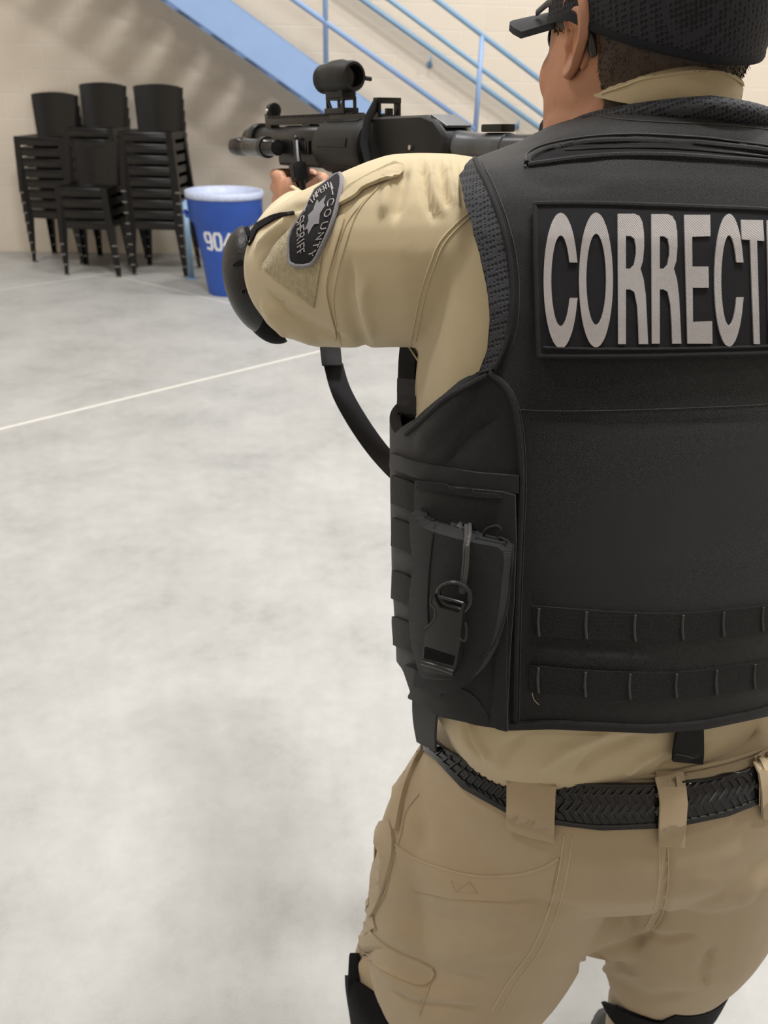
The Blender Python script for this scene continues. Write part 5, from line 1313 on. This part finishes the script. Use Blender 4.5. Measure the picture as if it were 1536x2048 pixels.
limb(pb, dense([(Vector((kneeR.x, .69, .45)), .064), (kneeR.lerp(ankR, .4)+Vector((0, .02, 0)), .063), (ankR+Vector((0, .01, .12)), .06), (ankR+Vector((0, 0, .06)), .063)], 3), 28)
limb(pb, dense([(PY(885, 1630, .63), .066), (PY(864, 1740, .63), .076), (PY(878, 1850, .63), .10)], 4), 28); ball(pb, Vector((.200, .640, .80)), (.120, .135, .095)); ball(pb, PY(1120, 1815, .625), (.092, .055, .088)); ball(pb, PY(1225, 1815, .645), (.088, .055, .085)); ball(pb, Vector((.370, .650, .80)), (.115, .130, .09))
pV, pF = fuse(pb, 0.0042, 9, 0.5)
PF = [([(1336, 1690), (1334, 1770), (1322, 1830), (1298, 1868)], 8, -.0045), ([(1298, 1868), (1250, 1900), (1205, 1915), (1160, 1935)], 14, -.010), ([(1290, 1868), (1330, 1878), (1390, 1870)], 9, -.004),
      ([(760, 1800), (900, 1850), (1060, 1850)], 26, -.003), ([(760, 1850), (880, 1900), (1040, 1900)], 26, .0035), ([(740, 1880), (860, 1950), (980, 1960)], 20, -.0035), ([(745, 1930), (830, 1985), (960, 2000)], 16, .0035), ([(780, 1980), (860, 2010), (950, 2015)], 10, -.003),
      ([(800, 1560), (840, 1640), (860, 1700)], 16, -.003), ([(850, 1580), (870, 1620), (900, 1660)], 16, .002), ([(735, 1670), (755, 1720), (745, 1790)], 10, -.007), ([(760, 1650), (770, 1720), (765, 1780)], 8, .004), ([(720, 1780), (725, 1850), (735, 1900)], 10, .004),
      ([(1180, 1950), (1240, 1965), (1300, 1995), (1380, 1985)], 14, -.004), ([(1170, 1935), (1230, 1940), (1280, 1955)], 9, .003), ([(1425, 1890), (1405, 1940), (1410, 1975)], 10, -.005),
      ([(1140, 1720), (1250, 1730), (1320, 1720)], 26, .002), ([(1370, 1760), (1450, 1770), (1500, 1740)], 26, .002), ([(700, 1930), (725, 1905), (760, 1895)], 7, -.005)]
pV = crease(pV, pF, PF)
TR = mk('trousers', [Vector(v) for v in pV], pF, M['pants'], PER, smooth=True); TR['label'] = 'khaki tactical trousers'
bvP = bvh_of(pV, pF)
def pseam(pts, r=.0007, m='thread', off=.0002, nm='seam'):
    b = B(); cord(b, pts, bvP, r, off); return sm(b.obj(nm, M[m], TR))
pseam([(1336, 1690), (1336, 1760), (1326, 1825), (1302, 1862)]); pseam([(1318, 1690), (1318, 1760), (1308, 1820), (1288, 1860)], .0006)
S1 = [(1128, 1670), (1118, 1740), (1098, 1820), (1062, 1900), (1012, 1970), (985, 2020)]
pseam(S1, .0008); pseam([(x+17, y+2) for x, y in S1], .0006)
b = B(); cord(b, [(790, 1688), (822, 1712), (870, 1733), (950, 1752), (1030, 1750), (1085, 1736), (1118, 1716)], bvP, .0016, .0004); sm(b.obj('pocket_welt', M['pants'], TR))
lay_obj('hip_pocket', [[(792, 1692), (822, 1714), (870, 1735), (950, 1754), (1030, 1752), (1085, 1738), (1114, 1722), (1100, 1790), (1010, 1802), (900, 1796), (830, 1780), (800, 1750)]], bvP, .0, .0014, M['pants'], TR, 12)
pseam([(838, 1588), (812, 1622), (804, 1660), (795, 1690), (780, 1740), (770, 1785), (752, 1812)], .0014, 'pants')
lay_obj('side_pocket_flap', [smooth_poly([(838, 1452), (822, 1462), (812, 1495), (800, 1530), (793, 1580), (790, 1640), (798, 1660), (806, 1620), (818, 1570), (838, 1520), (852, 1490)], 3)], bvP, .002, .005, M['pants'], TR, 8, mean=True, sink=.02)
lay_obj('cargo_pocket', [smooth_poly([(742, 1655), (770, 1640), (786, 1646), (790, 1700), (775, 1760), (758, 1808), (742, 1830), (730, 1790), (738, 1740), (732, 1700)], 3)], bvP, .0, .005, M['pants'], TR, 9, mean=True, sink=.015)
lay_obj('cargo_flap', [smooth_poly([(718, 1840), (735, 1850), (760, 1880), (800, 1905), (866, 1935), (862, 1960), (835, 1966), (790, 1950), (745, 1925), (718, 1890)], 3)], bvP, .0, .0025, M['pants'], TR, 10)
pseam([(866, 1936), (862, 1962), (848, 2000), (838, 2030)], .0012, 'pants')
# embroidered triangle mark on the hip pocket
mk_ = [[(903, 1760), (912, 1782), (955, 1784), (940, 1762), (925, 1772), (903, 1760)], [(925, 1772), (940, 1762)], [(912, 1782), (925, 1772)]]
for p_ in mk_:
    b = B(); hs = [hit(bvP, *c) for c in p_]; b.tube([h[0]+h[1]*.0016 for h in hs], .0005, 5); sm(b.obj('pocket_mark', M['pants'], TR))
# belt round the waist
wf = B(); wf.loft([pring(z, .003, 200) for z in np.linspace(.85, .965, 50)], caps=False); wV = np.array([tuple(v) for v in wf.V]); wP = projn(wV)
wN = vnormals(wV, wf.F); cen = np.array([.27, .65, .91])
if np.einsum('ij,ij->i', wN, wV-cen).mean() < 0: wN = -wN
fc = np.einsum('ij,ij->i', wN, wV-CPOS) < 0
BX = [800, 845, 872, 900, 960, 1015, 1110, 1200, 1310, 1365, 1450, 1505, 1560, 1700]; BT = [1430, 1455, 1478, 1500, 1530, 1548, 1560, 1565, 1565, 1553, 1535, 1520, 1492, 1400]
XB = [800, 860, 880, 930, 1015, 1110, 1200, 1310, 1368, 1450, 1512, 1560, 1700]; YB = [1480, 1505, 1522, 1575, 1622, 1645, 1656, 1652, 1645, 1628, 1604, 1580, 1490]
gb = np.minimum((wP[:, 1]-np.interp(wP[:, 0], BX, BT))/1500, (np.interp(wP[:, 0], XB, YB)-wP[:, 1])/1500)
gb = np.where(fc, gb, np.minimum(wV[:, 2]-.898, .950-wV[:, 2]))
v_, f_ = clip_mesh(wV, wf.F, gb); n_ = vnormals(v_, f_)
if np.einsum('ij,ij->i', n_, np.array([tuple(x) for x in v_])-cen).mean() < 0: n_ = -n_
v_, f_ = thicken(v_, f_, .0045, 0.0, n_); BELT = sm(mk('belt', v_, f_, M['leather'], PER), 50); BELT['label'] = 'black basketweave leather belt'
bvL = bvh_of(v_, f_)
kk = len(v_); bvPL = bvh_of([Vector(x) for x in v_]+[Vector(x) for x in pV], list(f_)+[tuple(i+kk for i in f) for f in pF])
# basket weave tooled into the leather: three rows of crossing slats
bw = B()
for row, (f0, sl_) in enumerate(((.20, 1), (.40, -1), (.60, 1), (.80, -1))):
    x = 864
    while x < 1560:
        yt, yb2 = np.interp(x, BX, BT), np.interp(x, XB, YB); hgt = yb2-yt; yc = yt+hgt*f0
        a_ = hgt*.13*sl_; wd_ = 11.5 if 1015 < x < 1450 else 9
        cs = [(x-wd_, yc+a_-hgt*.05), (x+wd_*.6, yc-a_-hgt*.05), (x+wd_, yc-a_+hgt*.05), (x-wd_*.6, yc+a_+hgt*.05)]
        hs = [hit(bvL, *c) for c in cs]; m_ = hit(bvL, x, yc)
        top = [h[0]+h[1]*.0003 for h in hs]; mid_ = [m_[0].lerp(h[0], .55)+m_[1]*.0016 for h in hs]; k = len(bw.V)
        bw.V += top+mid_; bw.F += [(k+4, k+5, k+6, k+7)]+[(k+i, k+(i+1) % 4, k+4+(i+1) % 4, k+4+i) for i in range(4)]
        x += wd_*1.55
o = bw.obj('basketweave_tooling', M['leatherplain'], BELT); sm(o, 20)
for X_, Y_, dy in ((BX, BT, 5), (XB, YB, -5)):
    b = B(); cord(b, [(x, y+dy) for x, y in zip(X_[3:], Y_[3:])], bvL, .0013, .0); sm(b.obj('belt_edge', M['buckle'], BELT))
for ol in ([(1018, 1534), (1113, 1553), (1110, 1620), (1108, 1678), (1060, 1668), (1015, 1652), (1017, 1600)], [(1308, 1550), (1364, 1552), (1369, 1600), (1363, 1687), (1337, 1685), (1312, 1686), (1315, 1600)], [(1505, 1520), (1536, 1503), (1585, 1480), (1590, 1600), (1536, 1634), (1516, 1632), (1514, 1580)]):
    lp = lay_obj('belt_loop', [ol], bvPL, .0040, .0026, M['pants'], TR, 8)
    lx = min(p[0] for p in ol); rx_ = max(p[0] for p in ol); ty = min(p[1] for p in ol); by = max(p[1] for p in ol)
    for fx in (.10, .90) if rx_-lx > 70 else (.22, .5, .78):
        b = B(); cord(b, [(lx+(rx_-lx)*fx, ty+16), (lx+(rx_-lx)*fx, by-26)], bvL, .0005, .0034); sm(b.obj('seam', M['thread'], lp))
b = B(); cord(b, [(1030, 1537), (1110, 1552), (1200, 1557), (1310, 1556), (1365, 1545), (1450, 1527), (1540, 1498)], bvP, .0022, .003); sm(b.obj('waistband_edge', M['pants'], TR))

bvU = bvh_of([Vector(x) for A_ in (tV, pV, sV) for x in A_], list(tF)+[tuple(i+len(tV) for i in f) for f in pF]+[tuple(i+len(tV)+len(pV) for i in f) for f in sF])
lay_obj('lower_flap', [smooth_poly([(818, 1326), (830, 1328), (870, 1345), (930, 1368), (960, 1385), (985, 1420), (985, 1446), (900, 1424), (840, 1396), (826, 1388), (832, 1372), (822, 1350)], 3)], bvU, .002, .006, M['cordura'], VEST, 9, mean=True)
hs0, hs1 = hit(bvV, 868, 1324), hit(bvV, 918, 1336); he0, he1 = hit(bvU, 846, 1492), hit(bvU, 889, 1505)
ax0, ax1 = hs0[0]+hs0[1]*.022, hs1[0]+hs1[1]*.022; ex0, ex1 = he0[0]+he0[1]*.010, he1[0]+he1[1]*.010
b = B(); nn_ = (hs0[1]+he0[1]).normalized(); rg = []
for k in range(13):
    f = k/12; bow = nn_*(.004*math.sin(math.pi*f)); p, r_ = ax0.lerp(ex0, f)+bow, ax1.lerp(ex1, f)+bow
    rg.append([p-nn_*.0013, r_-nn_*.0013, r_+nn_*.0013, p+nn_*.0013])
b.loft(rg); sm(b.obj('hanging_strap', M['webbing'], VEST))

# ------------------------------------------------------------------ knee pads, boots
def pants_form(pts, grow):
    b = B(); P_ = dense(pts, 6); b.tube([p[0] for p in P_], [p[1]+grow for p in P_], 60, caps=False); return b
def kneepad(pts, curve, grow, depth, nm, c):
    b = pants_form(pts, grow); V = np.array([tuple(v) for v in b.V]); P_ = projn(V)
    yc = np.interp(P_[:, 0], [p[0] for p in curve], [p[1] for p in curve])
    N_ = vnormals(V, b.F); cc = np.array(c); 
    g_ = np.minimum((P_[:, 1]-yc)/1200, (yc+depth-P_[:, 1])/1200)
    v, f = clip_mesh(V, b.F, g_); n = vnormals(v, f); va = np.array([tuple(x) for x in v])
    if np.einsum('ij,ij->i', n, va-va.mean(0)).mean() < 0: n = -n
    v, f = thicken(v, f, .006, 0, n); o = sm(mk('knee_pad', v, f, M['foam'], PER), 50); o['label'] = nm; return o
kl = kneepad([(tl[2][0], .100), (tl[3][0], .098), (Vector((kneeL.x+.005, .655, .43)), .088), (Vector((kneeL.x, .665, .34)), .080), (Vector((kneeL.x, .665, .26)), .072)], [(660, 1930), (712, 1958), (740, 1975), (780, 2005), (850, 2042), (900, 2048), (1000, 2048)], .0, 110, 'black strapped knee pad on the left leg', (kneeL.x, .66, .42))
kr = kneepad([(tr[2][0], .09), (tr[3][0], .084), (Vector((kneeR.x, .68, .43)), .076), (Vector((kneeR.x, .69, .33)), .070)], [(1150, 1975), (1205, 2000), (1260, 2022), (1320, 2040), (1360, 2015), (1405, 1990), (1450, 1970)], .0, 75, 'black strapped knee pad on the right leg', (kneeR.x, .68, .42))
for kp, kn, r in ((kl, kneeL, .088), (kr, kneeR, .076)):
    b = B(); ball(b, Vector((kn.x+.015, .655+r*.62, .42)), (.040, .036, .07)); sm(b.obj('knee_shell', M['padshell'], kp))
b = B(); b.box(PY(708, 1950, .64), (.008, .02, .022), bev=.004); sm(b.obj('strap_end', M['foam'], kl))
for an in (ankL, ankR):
    x, y = an.x, an.y; b = B()
    b.loft([[Vector((x+w_*math.cos(t)*.5, y+yo+l_*math.sin(t)*.5, z)) for t in [2*math.pi*k/28 for k in range(28)]] for z, w_, l_, yo in ((.028, .100, .29, .06), (.05, .104, .295, .06), (.075, .100, .27, .05), (.10, .092, .20, .02), (.14, .092, .13, -.005), (.20, .098, .125, -.005), (.24, .10, .125, 0))])
    bt = sm(b.obj('boot', M['boot'], PER), 60)
    b = B(); b.loft([[Vector((x+w_*math.cos(t)*.5*(1.0), y+.06+l_*math.sin(t)*.5, z)) for t in [2*math.pi*k/28 for k in range(28)]] for z, w_, l_ in ((.0, .098, .29), (.004, .104, .298), (.028, .106, .30), (.032, .10, .29))]); sm(b.obj('sole', M['foam'], bt), 40)
